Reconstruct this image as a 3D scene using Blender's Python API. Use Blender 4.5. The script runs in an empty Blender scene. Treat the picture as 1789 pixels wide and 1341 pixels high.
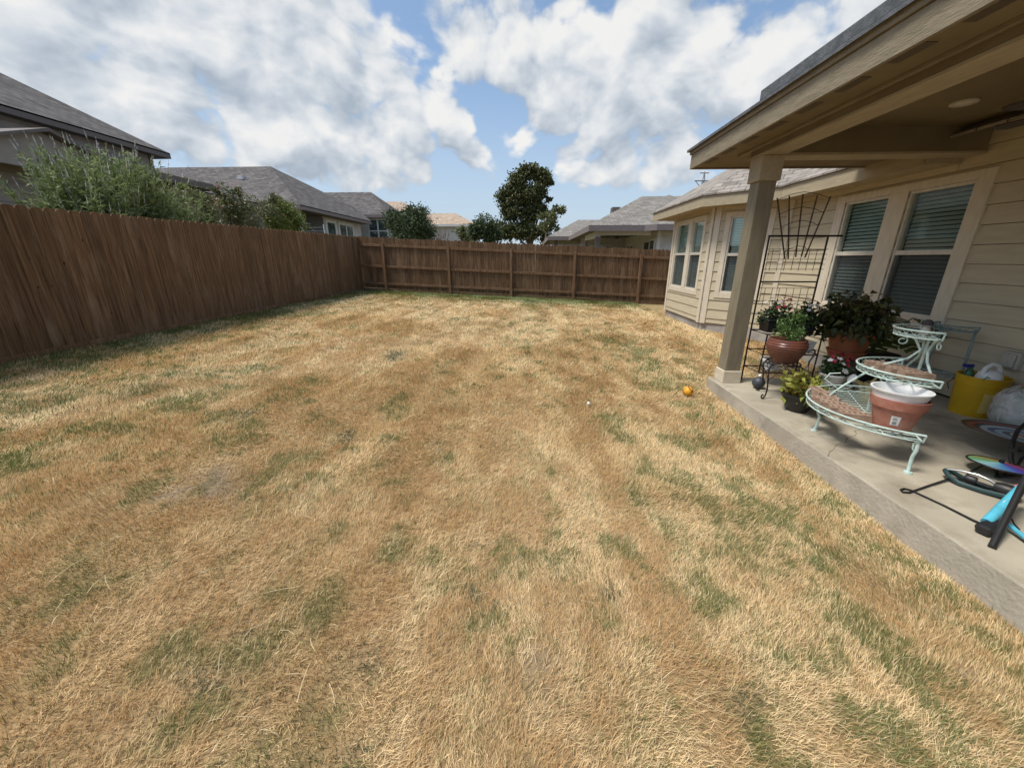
import bpy, bmesh, math, random
import numpy as np
from mathutils import Vector, Matrix

random.seed(7)
rng = np.random.default_rng(11)
R = math.radians
sc = bpy.context.scene
col = sc.collection

# ------------------------------------------------------------------ camera
CAM_H = 1.6
PITCH, YAW = 18.2, 2.4
FPX, PCX, PCY = 664.0, 894.5, 670.5           # focal length and centre in photo pixels (1789 x 1341)
cam = bpy.data.cameras.new('camera')
cam.sensor_width = 36.0
cam.lens = FPX / 1789.0 * 36.0
cam.clip_start = 0.05
cam.clip_end = 2000
camo = bpy.data.objects.new('camera', cam)
camo.location = (0, 0, CAM_H)
camo.rotation_euler = (R(90 - PITCH), 0, R(YAW))
col.objects.link(camo)
sc.camera = camo

_p, _y = R(PITCH), R(YAW)
FWD = Vector((-math.sin(_y) * math.cos(_p), math.cos(_y) * math.cos(_p), -math.sin(_p)))
RGT = Vector((math.cos(_y), math.sin(_y), 0))
UPV = RGT.cross(FWD)
def ray(x, y):
    return RGT * ((x - PCX) / FPX) - UPV * ((y - PCY) / FPX) + FWD
def onz(x, y, z):
    d = ray(x, y); return Vector((0, 0, CAM_H)) + d * ((z - CAM_H) / d.z)
def onx(x, y, X):
    d = ray(x, y); return Vector((0, 0, CAM_H)) + d * (X / d.x)
def ony(x, y, Y):
    d = ray(x, y); return Vector((0, 0, CAM_H)) + d * (Y / d.y)

# ------------------------------------------------------------------ sky and sun
SUN_EL, SUN_AZ = R(63), R(-108)      # azimuth measured from +Y towards +X
sun_dir = Vector((math.cos(SUN_EL) * math.sin(SUN_AZ), math.cos(SUN_EL) * math.cos(SUN_AZ), math.sin(SUN_EL)))
sl = bpy.data.lights.new('sun', 'SUN')
sl.energy = 2.3
sl.angle = R(15)
sl.color = (1.0, 0.95, 0.87)
so = bpy.data.objects.new('sun', sl)
so.rotation_euler = (-sun_dir).to_track_quat('-Z', 'Y').to_euler()
so.location = (0, 0, 30)
col.objects.link(so)

sc.view_settings.view_transform = 'Standard'
sc.view_settings.look = 'None'
sc.view_settings.gamma = 1
sc.view_settings.exposure = 0.80
sc.render.engine = 'CYCLES'
sc.cycles.max_bounces = 6
sc.cycles.transparent_max_bounces = 12
sc.cycles.use_denoising = True

def build_world():
    w = bpy.data.worlds.new('World'); sc.world = w; w.use_nodes = True
    nt = w.node_tree; nt.nodes.clear()
    N = lambda t, **k: _mk(nt, t, **k)
    # density group : cloud blobs (world directions) broken up by warped noise
    g = bpy.data.node_groups.new('cloud_density', 'ShaderNodeTree')
    g.interface.new_socket('Vector', in_out='INPUT', socket_type='NodeSocketVector')
    g.interface.new_socket('Density', in_out='OUTPUT', socket_type='NodeSocketFloat')
    gi = g.nodes.new('NodeGroupInput'); go = g.nodes.new('NodeGroupOutput')
    def gm(op, a, b=None, c=None, clamp=False):
        n = g.nodes.new('ShaderNodeMath'); n.operation = op; n.use_clamp = clamp
        for i, v in enumerate((a, b, c)):
            if v is None: continue
            if isinstance(v, (int, float)): n.inputs[i].default_value = v
            else: g.links.new(v, n.inputs[i])
        return n.outputs[0]
    def gv(op, a, b):
        n = g.nodes.new('ShaderNodeVectorMath'); n.operation = op
        for i, v in enumerate((a, b)):
            if isinstance(v, (tuple, Vector)): n.inputs[i].default_value = tuple(v)
            else: g.links.new(v, n.inputs[i])
        return n
    def noise(vec, scale, detail, rough=0.55, out='Fac', dist=0.0):
        n = g.nodes.new('ShaderNodeTexNoise'); n.noise_dimensions = '3D'
        n.inputs['Scale'].default_value = scale; n.inputs['Detail'].default_value = detail
        n.inputs['Roughness'].default_value = rough; n.inputs['Distortion'].default_value = dist
        g.links.new(vec, n.inputs['Vector']); return n.outputs[out]
    v = gi.outputs[0]
    wc = noise(v, 5.0, 3, 0.5, 'Color')
    wv = gv('SUBTRACT', wc, (0.5, 0.5, 0.5)).outputs[0]
    sc_ = g.nodes.new('ShaderNodeVectorMath'); sc_.operation = 'SCALE'; g.links.new(wv, sc_.inputs[0]); sc_.inputs['Scale'].default_value = 0.10
    vw = gv('NORMALIZE', gv('ADD', v, sc_.outputs[0]).outputs[0], (0, 0, 0)).outputs[0]
    # blobs: photo-direction of the heart of each cloud, angular radius (deg), weight
    vn = gv('MULTIPLY', vw, (1.0, 1.0, 1.45)).outputs[0]
    blobs = [(1120, 115, 7.0, 1.0), (1010, 105, 6.2, 1.0), (1205, 120, 6, 1.0), (1235, 65, 3.6, .9), (1145, 40, 4.2, 1.0), (1015, 45, 3.4, .9), (905, 105, 4.6, .95), (810, 98, 3.4, .85), (765, 112, 2.4, .75),
             (1270, 150, 4.2, .95), (1090, 180, 6.2, .95), (960, 170, 4.6, .9), (1385, 70, 3.2, 1.0), (1355, 110, 3.8, 1.0), (1325, 160, 4.2, 1.0), (1150, 220, 5.5, .95), (1050, 225, 4, .7),
             (1080, 275, 4.5, .80), (1005, 280, 3.6, .85), (1180, 260, 5, .85), (925, 230, 3.2, .55), (1150, 305, 4, .72), (1040, 300, 3, .8),
             (765, 185, 3.8, 1.05), (795, 215, 3.2, 1.0), (700, 200, 4.0, 1.0), (645, 195, 4.0, .9), (720, 245, 4, .95), (800, 245, 2.8, .9), (610, 220, 4, .9), (500, 240, 4.0, 1.05), (545, 230, 3.6, .95), (450, 262, 3.2, .95), (600, 270, 4.5, .9),
             (735, 292, 2.4, .95), (825, 270, 2.6, .9), (525, 285, 4.0, .9), (670, 285, 4.0, .85), (690, 52, 3.0, .72), (738, 22, 2.2, .75), (655, 40, 2.4, .5), (705, 85, 2.2, .62), (450, 300, 4, .6), (850, 300, 2.5, .6),
             (550, 110, 5, 1.0), (585, 145, 3.4, .9), (520, 60, 5.2, 1.0), (575, 45, 3.2, .9), (470, 140, 6.0, 1.0), (400, 60, 8, 1.0), (390, 170, 5.5, .85), (300, 30, 9, .9), (300, 120, 7, .72),
             (170, 50, 13, .98), (190, 160, 9, .62), (20, 60, 14, .95), (80, 170, 10, .55), (550, -60, 7, .9), (380, -130, 15, .9), (230, 215, 6, .42),
             (-400, 0, 28, .7), (2100, -300, 40, .7), (1250, -420, 18, .8), (500, -800, 34, .8), (1600, -900, 34, .7)]
    tot = None
    for bx, by, rad, wgt in blobs:
        d = ray(bx, by).normalized()
        dt = gv('DOT_PRODUCT', vw, d).outputs['Value']
        mr = g.nodes.new('ShaderNodeMapRange'); mr.interpolation_type = 'LINEAR'; mr.clamp = True
        g.links.new(dt, mr.inputs['Value'])
        mr.inputs['From Min'].default_value = math.cos(R(rad * 1.25)); mr.inputs['From Max'].default_value = math.cos(R(rad * 0.3))
        mr.inputs['To Min'].default_value = 0; mr.inputs['To Max'].default_value = wgt
        if tot is None: tot = mr.outputs[0]
        else:
            sm = g.nodes.new('ShaderNodeMath'); sm.operation = 'SMOOTH_MAX'; g.links.new(tot, sm.inputs[0]); g.links.new(mr.outputs[0], sm.inputs[1]); sm.inputs[2].default_value = 0.12
            tot = sm.outputs[0]
    # behind the camera: a scattered field
    big = noise(v, 2.2, 2, 0.5)
    back = gm('MULTIPLY', gm('SUBTRACT', big, 0.42), 2.4)
    sep = g.nodes.new('ShaderNodeSeparateXYZ'); g.links.new(v, sep.inputs[0])
    bmask = gm('MULTIPLY', gm('SUBTRACT', -0.05, sep.outputs['Y']), 3.0, clamp=True)
    tot = gm('MAXIMUM', tot, gm('MULTIPLY', back, bmask))
    vo = g.nodes.new('ShaderNodeTexVoronoi'); vo.feature = 'F1'; vo.inputs['Scale'].default_value = 9; vo.inputs['Detail'].default_value = 2.5; vo.inputs['Roughness'].default_value = 0.5; vo.inputs['Lacunarity'].default_value = 2.3
    vo.normalize = False
    g.links.new(vn, vo.inputs['Vector'])
    puff = gm('SUBTRACT', 0.55, vo.outputs['Distance'])
    n1 = noise(vn, 6.5, 9, 0.60)
    nn = gm('ADD', gm('MULTIPLY', gm('SUBTRACT', n1, 0.5), 0.95), gm('MULTIPLY', puff, 0.55))
    dens = gm('ADD', tot, nn)
    g.links.new(dens, go.inputs[0])

    tc = N('ShaderNodeTexCoord')
    vec = tc.outputs['Generated']
    def dens_at(vv):
        n = nt.nodes.new('ShaderNodeGroup'); n.node_tree = g; nt.links.new(vv, n.inputs[0]); return n.outputs[0]
    def m(op, a, b=None, clamp=False):
        n = nt.nodes.new('ShaderNodeMath'); n.operation = op; n.use_clamp = clamp
        for i, q in enumerate((a, b)):
            if q is None: continue
            if isinstance(q, (int, float)): n.inputs[i].default_value = q
            else: nt.links.new(q, n.inputs[i])
        return n.outputs[0]
    def off(vec_, d):
        n = nt.nodes.new('ShaderNodeVectorMath'); n.operation = 'ADD'; nt.links.new(vec_, n.inputs[0]); n.inputs[1].default_value = d
        n2 = nt.nodes.new('ShaderNodeVectorMath'); n2.operation = 'NORMALIZE'; nt.links.new(n.outputs[0], n2.inputs[0]); return n2.outputs[0]
    def ramp(val, a, b, lo=0.0, hi=1.0, smooth=True):
        n = nt.nodes.new('ShaderNodeMapRange'); n.interpolation_type = 'SMOOTHSTEP' if smooth else 'LINEAR'; n.clamp = True
        nt.links.new(val, n.inputs['Value']); n.inputs['From Min'].default_value = a; n.inputs['From Max'].default_value = b
        n.inputs['To Min'].default_value = lo; n.inputs['To Max'].default_value = hi; return n.outputs[0]
    d0 = dens_at(vec)
    d1 = dens_at(off(vec, (-0.018, -0.010, 0.05)))
    cover = ramp(d0, 0.22, 0.50)
    thick = ramp(d0, 0.45, 1.3)
    lit = m('SUBTRACT', d0, d1)
    lit = m('ADD', lit, m('MULTIPLY', m('SUBTRACT', 0.55, thick), 0.10))
    lit = ramp(lit, -0.38, 0.38, smooth=False)
    sky = N('ShaderNodeTexSky'); sky.sky_type = 'NISHITA'; sky.sun_disc = False
    sky.sun_elevation = SUN_EL; sky.sun_rotation = SUN_AZ
    sky.air_density = 1.0; sky.dust_density = 2.2; sky.ozone_density = 1.6; sky.altitude = 200
    # shade of cloud: grey-blue belly -> white top
    cr = nt.nodes.new('ShaderNodeValToRGB')
    e = cr.color_ramp.elements
    e[0].position = 0.0; e[0].color = (0.44, 0.51, 0.60, 1)
    e[1].position = 1.0; e[1].color = (0.98, 0.97, 0.95, 1)
    e2 = cr.color_ramp.elements.new(0.42); e2.color = (0.65, 0.705, 0.77, 1)
    e3 = cr.color_ramp.elements.new(0.72); e3.color = (0.84, 0.865, 0.89, 1)
    litmix = m('SUBTRACT', lit, m('MULTIPLY', thick, 0.06), True)
    nt.links.new(litmix, cr.inputs[0])
    bright = nt.nodes.new('ShaderNodeVectorMath'); bright.operation = 'SCALE'
    nt.links.new(cr.outputs[0], bright.inputs[0]); bright.inputs['Scale'].default_value = CLOUD_GAIN
    # pale haze towards the horizon
    sepw = N('ShaderNodeSeparateXYZ'); nt.links.new(vec, sepw.inputs[0])
    hz = ramp(sepw.outputs['Z'], 0.0, 0.42, 0.80, 0.12)
    hazec = nt.nodes.new('ShaderNodeMix'); hazec.data_type = 'RGBA'
    nt.links.new(hz, hazec.inputs['Factor'])
    skys = nt.nodes.new('ShaderNodeVectorMath'); skys.operation = 'MULTIPLY'; nt.links.new(sky.outputs[0], skys.inputs[0]); skys.inputs[1].default_value = SKY_MUL
    nt.links.new(skys.outputs[0], hazec.inputs['A']); hazec.inputs['B'].default_value = HAZE_COL
    mix = nt.nodes.new('ShaderNodeMix'); mix.data_type = 'RGBA'
    cov2 = m('MULTIPLY', cover, ramp(sepw.outputs['Z'], 0.0, 0.11, 0.35, 0.97))
    nt.links.new(cov2, mix.inputs['Factor']); nt.links.new(hazec.outputs['Result'], mix.inputs['A']); nt.links.new(bright.outputs[0], mix.inputs['B'])
    bg = N('ShaderNodeBackground'); bg.inputs['Strength'].default_value = 0.105
    nt.links.new(mix.outputs['Result'], bg.inputs['Color'])
    out = N('ShaderNodeOutputWorld'); nt.links.new(bg.outputs[0], out.inputs[0])
    w.cycles.sampling_method = 'MANUAL'; w.cycles.sample_map_resolution = 512

def _mk(nt, t, **k):
    n = nt.nodes.new(t)
    for a, b in k.items(): setattr(n, a, b)
    return n
CLOUD_GAIN = 5.05
SKY_MUL = (0.83, 0.94, 0.98)
HAZE_COL = (3.15, 3.7, 4.35, 1)
build_world()

# ------------------------------------------------------------------ helpers
class MB:
    def __init__(s): s.v = []; s.f = []
    def add(s, vs, fs):
        o = len(s.v); s.v += [tuple(p) for p in vs]; s.f += [tuple(i + o for i in f) for f in fs]; return s
    def hexa(s, b, t):        # four bottom corners, four top corners (same winding, ccw from above)
        return s.add(list(b) + list(t), [(3, 2, 1, 0), (4, 5, 6, 7), (0, 1, 5, 4), (1, 2, 6, 5), (2, 3, 7, 6), (3, 0, 4, 7)])
    def box(s, x0, x1, y0, y1, z0, z1):
        return s.hexa([(x0, y0, z0), (x1, y0, z0), (x1, y1, z0), (x0, y1, z0)], [(x0, y0, z1), (x1, y0, z1), (x1, y1, z1), (x0, y1, z1)])
    def obox(s, o, u, v, w):  # origin corner and three edge vectors
        o, u, v, w = map(Vector, (o, u, v, w))
        if u.cross(v).dot(w) < 0: u, v = v, u
        return s.hexa([o, o + u, o + u + v, o + v], [o + w, o + u + w, o + u + v + w, o + v + w])
    def prism(s, poly, d):    # planar polygon swept by d
        n = len(poly); P = [Vector(p) for p in poly]; d = Vector(d)
        nrm = Vector((0, 0, 0))
        for i in range(n): nrm += P[i].cross(P[(i + 1) % n])
        if nrm.dot(d) > 0: P = P[::-1]
        vs = P + [p + d for p in P]
        fs = [tuple(range(n)), tuple(range(2 * n - 1, n - 1, -1))] + [(i, n + i, n + (i + 1) % n, (i + 1) % n)[::1] for i in range(n)]
        return s.add(vs, fs)
    def tube(s, pts, r, n=8, closed=False, cap=True):
        P = [Vector(p) for p in pts]
        if closed: cap = False
        m = len(P); rr = r if isinstance(r, (list, tuple)) else [r] * m
        T = []
        for i in range(m):
            if closed: t = P[(i + 1) % m] - P[i - 1]
            else: t = P[min(i + 1, m - 1)] - P[max(i - 1, 0)]
            T.append(t.normalized() if t.length > 1e-9 else Vector((0, 0, 1)))
        a = Vector((0, 0, 1)) if abs(T[0].z) < 0.9 else Vector((1, 0, 0))
        u = T[0].cross(a).normalized(); vs = []
        for i in range(m):
            u = (u - T[i] * u.dot(T[i])).normalized(); w = T[i].cross(u)
            for k in range(n):
                an = 2 * math.pi * k / n
                vs.append(P[i] + (u * math.cos(an) + w * math.sin(an)) * rr[i])
        fs = []
        for i in range(m if closed else m - 1):
            j = (i + 1) % m
            for k in range(n):
                fs.append((i * n + k, i * n + (k + 1) % n, j * n + (k + 1) % n, j * n + k))
        if cap:
            fs.append(tuple(range(n - 1, -1, -1))); fs.append(tuple((m - 1) * n + k for k in range(n)))
        return s.add(vs, fs)
    def lathe(s, prof, n=32, c=(0, 0, 0), ax=None):
        c = Vector(c); vs = []
        M = ax if ax is not None else Matrix.Identity(3)
        for (r, z) in prof:
            for k in range(n):
                an = 2 * math.pi * k / n
                vs.append(c + M @ Vector((r * math.cos(an), r * math.sin(an), z)))
        fs = []
        for i in range(len(prof) - 1):
            for k in range(n):
                fs.append((i * n + k, i * n + (k + 1) % n, (i + 1) * n + (k + 1) % n, (i + 1) * n + k))
        if prof[0][0] > 1e-6: fs.append(tuple(range(n - 1, -1, -1)))
        if prof[-1][0] > 1e-6: fs.append(tuple((len(prof) - 1) * n + k for k in range(n)))
        return s.add(vs, fs)
    def build(s, name, mat, parent=None, smooth=False, bevel=0.0, seg=1):
        me = bpy.data.meshes.new(name); me.from_pydata(s.v, [], s.f); me.update()
        if mat: me.materials.append(mat)
        if smooth:
            me.polygons.foreach_set('use_smooth', [True] * len(me.polygons))
            me.set_sharp_from_angle(angle=R(40))
        o = bpy.data.objects.new(name, me); col.objects.link(o)
        if parent is not None:
            o.parent = parent
            o.matrix_parent_inverse = parent_matrix(parent).inverted()
        if bevel:
            b = o.modifiers.new('bevel', 'BEVEL'); b.width = bevel; b.segments = seg; b.limit_method = 'ANGLE'; b.angle_limit = R(40)
        return o
def parent_matrix(o):
    m = o.matrix_basis.copy()
    return parent_matrix(o.parent) @ o.matrix_parent_inverse @ m if o.parent else m
def thing(name, label, cat, loc=(0, 0, 0), group=None):
    o = bpy.data.objects.new(name, None); o.location = loc; col.objects.link(o)
    o.empty_display_size = 0.1
    o['label'] = label; o['category'] = cat
    if group: o['group'] = group
    return o
def tag(o, label=None, cat=None, group=None, kind=None):
    if label: o['label'] = label
    if cat: o['category'] = cat
    if group: o['group'] = group
    if kind: o['kind'] = kind
    return o

# ------------------------------------------------------------------ materials
def mat_new(name):
    m = bpy.data.materials.new(name); m.use_nodes = True
    nt = m.node_tree; nt.nodes.clear()
    return m, nt
def lk(nt, a, b): nt.links.new(a, b)
def vary(name, c1, c2, scale=6.0, rough=0.6, detail=4, spec=0.35, bump=0.0, bscale=60.0, stretch=(1, 1, 1), metallic=0.0, c3=None, s3=1.3, trans=0.0, lo=0.35, hi=0.65):
    m, nt = mat_new(name)
    out = _mk(nt, 'ShaderNodeOutputMaterial'); b = _mk(nt, 'ShaderNodeBsdfPrincipled')
    lk(nt, b.outputs[0], out.inputs[0])
    tc = _mk(nt, 'ShaderNodeTexCoord'); mp = _mk(nt, 'ShaderNodeMapping'); mp.inputs['Scale'].default_value = stretch
    lk(nt, tc.outputs['Object'], mp.inputs[0])
    n = _mk(nt, 'ShaderNodeTexNoise'); n.inputs['Scale'].default_value = scale; n.inputs['Detail'].default_value = detail
    lk(nt, mp.outputs[0], n.inputs['Vector'])
    cr = _mk(nt, 'ShaderNodeValToRGB'); lk(nt, n.outputs['Fac'], cr.inputs[0])
    cr.color_ramp.elements[0].position = lo; cr.color_ramp.elements[0].color = (*c1, 1)
    cr.color_ramp.elements[1].position = hi; cr.color_ramp.elements[1].color = (*c2, 1)
    colr = cr.outputs[0]
    if c3:
        n3 = _mk(nt, 'ShaderNodeTexNoise'); n3.inputs['Scale'].default_value = s3; n3.inputs['Detail'].default_value = 6; n3.inputs['Roughness'].default_value = 0.65
        lk(nt, tc.outputs['Object'], n3.inputs['Vector'])
        mr = _mk(nt, 'ShaderNodeMapRange'); mr.inputs['From Min'].default_value = 0.52; mr.inputs['From Max'].default_value = 0.72
        lk(nt, n3.outputs['Fac'], mr.inputs['Value'])
        mx = _mk(nt, 'ShaderNodeMix', data_type='RGBA'); lk(nt, mr.outputs[0], mx.inputs['Factor']); lk(nt, colr, mx.inputs['A']); mx.inputs['B'].default_value = (*c3, 1)
        colr = mx.outputs['Result']
    lk(nt, colr, b.inputs['Base Color'])
    b.inputs['Roughness'].default_value = rough; b.inputs['Metallic'].default_value = metallic
    b.inputs['Specular IOR Level'].default_value = spec
    if bump:
        n2 = _mk(nt, 'ShaderNodeTexNoise'); n2.inputs['Scale'].default_value = bscale; n2.inputs['Detail'].default_value = 5
        lk(nt, mp.outputs[0], n2.inputs['Vector'])
        bp = _mk(nt, 'ShaderNodeBump'); bp.inputs['Strength'].default_value = bump; bp.inputs['Distance'].default_value = 0.01
        lk(nt, n2.outputs['Fac'], bp.inputs['Height']); lk(nt, bp.outputs[0], b.inputs['Normal'])
    return m
def leafmat(name, cols, rough=0.5, trans=0.25, spec=0.3):
    """random tone per leaf (per mesh island), a share of light passing through"""
    m, nt = mat_new(name)
    out = _mk(nt, 'ShaderNodeOutputMaterial'); b = _mk(nt, 'ShaderNodeBsdfPrincipled')
    ge = _mk(nt, 'ShaderNodeNewGeometry'); cr = _mk(nt, 'ShaderNodeValToRGB')
    lk(nt, ge.outputs['Random Per Island'], cr.inputs[0])
    els = cr.color_ramp.elements
    k = len(cols)
    els[0].position = 0; els[0].color = (*cols[0], 1); els[1].position = 1; els[1].color = (*cols[-1], 1)
    for i in range(1, k - 1):
        e = els.new(i / (k - 1)); e.color = (*cols[i], 1)
    lk(nt, cr.outputs[0], b.inputs['Base Color']); b.inputs['Roughness'].default_value = rough; b.inputs['Specular IOR Level'].default_value = spec
    tr = _mk(nt, 'ShaderNodeBsdfTranslucent'); lk(nt, cr.outputs[0], tr.inputs['Color'])
    ms = _mk(nt, 'ShaderNodeMixShader'); ms.inputs[0].default_value = trans
    lk(nt, b.outputs[0], ms.inputs[1]); lk(nt, tr.outputs[0], ms.inputs[2]); lk(nt, ms.outputs[0], out.inputs[0])
    return m
def plain(name, c, rough=0.5, metallic=0.0, spec=0.5, k=0.18, bump=0.0):
    d = tuple(x * (1 - k) for x in c)
    return vary(name, d, c, 14.0, rough, 4, spec, bump=bump, metallic=metallic, lo=0.3, hi=0.6)
def glassmat(name, tint, refl=0.10, rough=0.02):
    m, nt = mat_new(name)
    out = _mk(nt, 'ShaderNodeOutputMaterial'); tr = _mk(nt, 'ShaderNodeBsdfTransparent'); tr.inputs[0].default_value = (*tint, 1)
    gl = _mk(nt, 'ShaderNodeBsdfGlossy'); gl.inputs['Roughness'].default_value = rough; gl.inputs['Color'].default_value = (0.9, 1.0, 0.97, 1)
    fr = _mk(nt, 'ShaderNodeLayerWeight'); fr.inputs['Blend'].default_value = 0.5
    pw = _mk(nt, 'ShaderNodeMath', operation='POWER'); lk(nt, fr.outputs['Facing'], pw.inputs[0]); pw.inputs[1].default_value = 4.0
    ad = _mk(nt, 'ShaderNodeMath', operation='MULTIPLY_ADD', use_clamp=True); lk(nt, pw.outputs[0], ad.inputs[0]); ad.inputs[1].default_value = 0.9 - refl; ad.inputs[2].default_value = refl
    ms = _mk(nt, 'ShaderNodeMixShader'); lk(nt, ad.outputs[0], ms.inputs[0]); lk(nt, tr.outputs[0], ms.inputs[1]); lk(nt, gl.outputs[0], ms.inputs[2])
    lk(nt, ms.outputs[0], out.inputs[0]); return m
def screenmat(name, c, a):
    m, nt = mat_new(name)
    out = _mk(nt, 'ShaderNodeOutputMaterial'); tr = _mk(nt, 'ShaderNodeBsdfTransparent'); d = _mk(nt, 'ShaderNodeBsdfDiffuse'); d.inputs[0].default_value = (*c, 1)
    ms = _mk(nt, 'ShaderNodeMixShader'); ms.inputs[0].default_value = a
    lk(nt, tr.outputs[0], ms.inputs[1]); lk(nt, d.outputs[0], ms.inputs[2]); lk(nt, ms.outputs[0], out.inputs[0]); return m
def shinglemat(name, c1, c2, c3, size=0.2):
    """asphalt shingles: brick pattern in the plane of each roof slope (object coordinates along its own run)"""
    m, nt = mat_new(name)
    out = _mk(nt, 'ShaderNodeOutputMaterial'); b = _mk(nt, 'ShaderNodeBsdfPrincipled'); lk(nt, b.outputs[0], out.inputs[0])
    uv = _mk(nt, 'ShaderNodeUVMap'); uv.uv_map = 'run'
    br = _mk(nt, 'ShaderNodeTexBrick'); br.offset = 0.37; br.squash = 1.0
    br.inputs['Scale'].default_value = 1.0; br.inputs['Brick Width'].default_value = size * 1.7; br.inputs['Row Height'].default_value = size
    br.inputs['Mortar Size'].default_value = size * 0.05; br.inputs['Mortar Smooth'].default_value = 0.3; br.inputs['Bias'].default_value = 0.0
    br.inputs['Color1'].default_value = (*c1, 1); br.inputs['Color2'].default_value = (*c2, 1); br.inputs['Mortar'].default_value = (*c3, 1)
    lk(nt, uv.outputs[0], br.inputs['Vector'])
    n = _mk(nt, 'ShaderNodeTexNoise'); n.inputs['Scale'].default_value = 3.0; n.inputs['Detail'].default_value = 8; n.inputs['Roughness'].default_value = 0.7
    lk(nt, uv.outputs[0], n.inputs['Vector'])
    mr = _mk(nt, 'ShaderNodeMapRange'); lk(nt, n.outputs['Fac'], mr.inputs['Value']); mr.inputs['From Min'].default_value = 0.3; mr.inputs['From Max'].default_value = 0.7; mr.inputs['To Min'].default_value = 0.65; mr.inputs['To Max'].default_value = 1.3
    mx = _mk(nt, 'ShaderNodeMix', data_type='RGBA', blend_type='MULTIPLY'); mx.inputs['Factor'].default_value = 1
    lk(nt, br.outputs['Color'], mx.inputs['A']); lk(nt, mr.outputs[0], mx.inputs['B']); lk(nt, mx.outputs['Result'], b.inputs['Base Color'])
    b.inputs['Roughness'].default_value = 0.9; b.inputs['Specular IOR Level'].default_value = 0.15
    bp = _mk(nt, 'ShaderNodeBump'); bp.inputs['Strength'].default_value = 0.7; bp.inputs['Distance'].default_value = 0.012
    inv = _mk(nt, 'ShaderNodeMath', operation='SUBTRACT'); inv.inputs[0].default_value = 1.0; lk(nt, br.outputs['Fac'], inv.inputs[1])
    lk(nt, inv.outputs[0], bp.inputs['Height']); lk(nt, bp.outputs[0], b.inputs['Normal'])
    return m
def woodmat(name, c_dark, c_mid, c_lite, c_grey):
    m, nt = mat_new(name)
    out = _mk(nt, 'ShaderNodeOutputMaterial'); b = _mk(nt, 'ShaderNodeBsdfPrincipled'); lk(nt, b.outputs[0], out.inputs[0])
    tc = _mk(nt, 'ShaderNodeTexCoord'); ge = _mk(nt, 'ShaderNodeNewGeometry')
    # shift the grain per board
    add = _mk(nt, 'ShaderNodeVectorMath', operation='ADD'); lk(nt, tc.outputs['Object'], add.inputs[0])
    sc3 = _mk(nt, 'ShaderNodeVectorMath', operation='SCALE'); sc3.inputs[0].default_value = (3.7, 5.1, 9.3); lk(nt, ge.outputs['Random Per Island'], sc3.inputs['Scale'])
    lk(nt, sc3.outputs[0], add.inputs[1])
    mp = _mk(nt, 'ShaderNodeMapping'); mp.inputs['Scale'].default_value = (1, 1, 0.045); lk(nt, add.outputs[0], mp.inputs[0])
    n1 = _mk(nt, 'ShaderNodeTexNoise'); n1.inputs['Scale'].default_value = 45; n1.inputs['Detail'].default_value = 5; n1.inputs['Distortion'].default_value = 0.6; lk(nt, mp.outputs[0], n1.inputs['Vector'])
    cr = _mk(nt, 'ShaderNodeValToRGB'); lk(nt, n1.outputs['Fac'], cr.inputs[0])
    e = cr.color_ramp.elements; e[0].position = 0.28; e[0].color = (*c_dark, 1); e[1].position = 0.75; e[1].color = (*c_lite, 1); k = e.new(0.5); k.color = (*c_mid, 1)
    # blotchy weathering, long vertical
    mp2 = _mk(nt, 'ShaderNodeMapping'); mp2.inputs['Scale'].default_value = (1, 1, 0.22); lk(nt, add.outputs[0], mp2.inputs[0])
    n2 = _mk(nt, 'ShaderNodeTexNoise'); n2.inputs['Scale'].default_value = 5; n2.inputs['Detail'].default_value = 6; n2.inputs['Roughness'].default_value = 0.68; lk(nt, mp2.outputs[0], n2.inputs['Vector'])
    mr = _mk(nt, 'ShaderNodeMapRange'); mr.inputs['From Min'].default_value = 0.5; mr.inputs['From Max'].default_value = 0.78; mr.inputs['To Max'].default_value = 0.75; lk(nt, n2.outputs['Fac'], mr.inputs['Value'])
    mx = _mk(nt, 'ShaderNodeMix', data_type='RGBA'); lk(nt, mr.outputs[0], mx.inputs['Factor']); lk(nt, cr.outputs[0], mx.inputs['A']); mx.inputs['B'].default_value = (*c_grey, 1)
    # tone per board
    mr2 = _mk(nt, 'ShaderNodeMapRange'); lk(nt, ge.outputs['Random Per Island'], mr2.inputs['Value']); mr2.inputs['To Min'].default_value = 0.80; mr2.inputs['To Max'].default_value = 1.15
    mx2 = _mk(nt, 'ShaderNodeMix', data_type='RGBA', blend_type='MULTIPLY'); mx2.inputs['Factor'].default_value = 1; lk(nt, mx.outputs['Result'], mx2.inputs['A']); lk(nt, mr2.outputs[0], mx2.inputs['B'])
    # knots
    vo = _mk(nt, 'ShaderNodeTexVoronoi'); vo.inputs['Scale'].default_value = 3.1; mp3 = _mk(nt, 'ShaderNodeMapping'); mp3.inputs['Scale'].default_value = (1.6, 1.6, 0.9); lk(nt, add.outputs[0], mp3.inputs[0]); lk(nt, mp3.outputs[0], vo.inputs['Vector'])
    mr3 = _mk(nt, 'ShaderNodeMapRange'); mr3.inputs['From Min'].default_value = 0.045; mr3.inputs['From Max'].default_value = 0.085; mr3.inputs['To Min'].default_value = 0.3; mr3.inputs['To Max'].default_value = 1.0; lk(nt, vo.outputs['Distance'], mr3.inputs['Value'])
    mx3 = _mk(nt, 'ShaderNodeMix', data_type='RGBA', blend_type='MULTIPLY'); mx3.inputs['Factor'].default_value = 1; lk(nt, mx2.outputs['Result'], mx3.inputs['A']); lk(nt, mr3.outputs[0], mx3.inputs['B'])
    lk(nt, mx3.outputs['Result'], b.inputs['Base Color'])
    b.inputs['Roughness'].default_value = 0.85; b.inputs['Specular IOR Level'].default_value = 0.15
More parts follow.
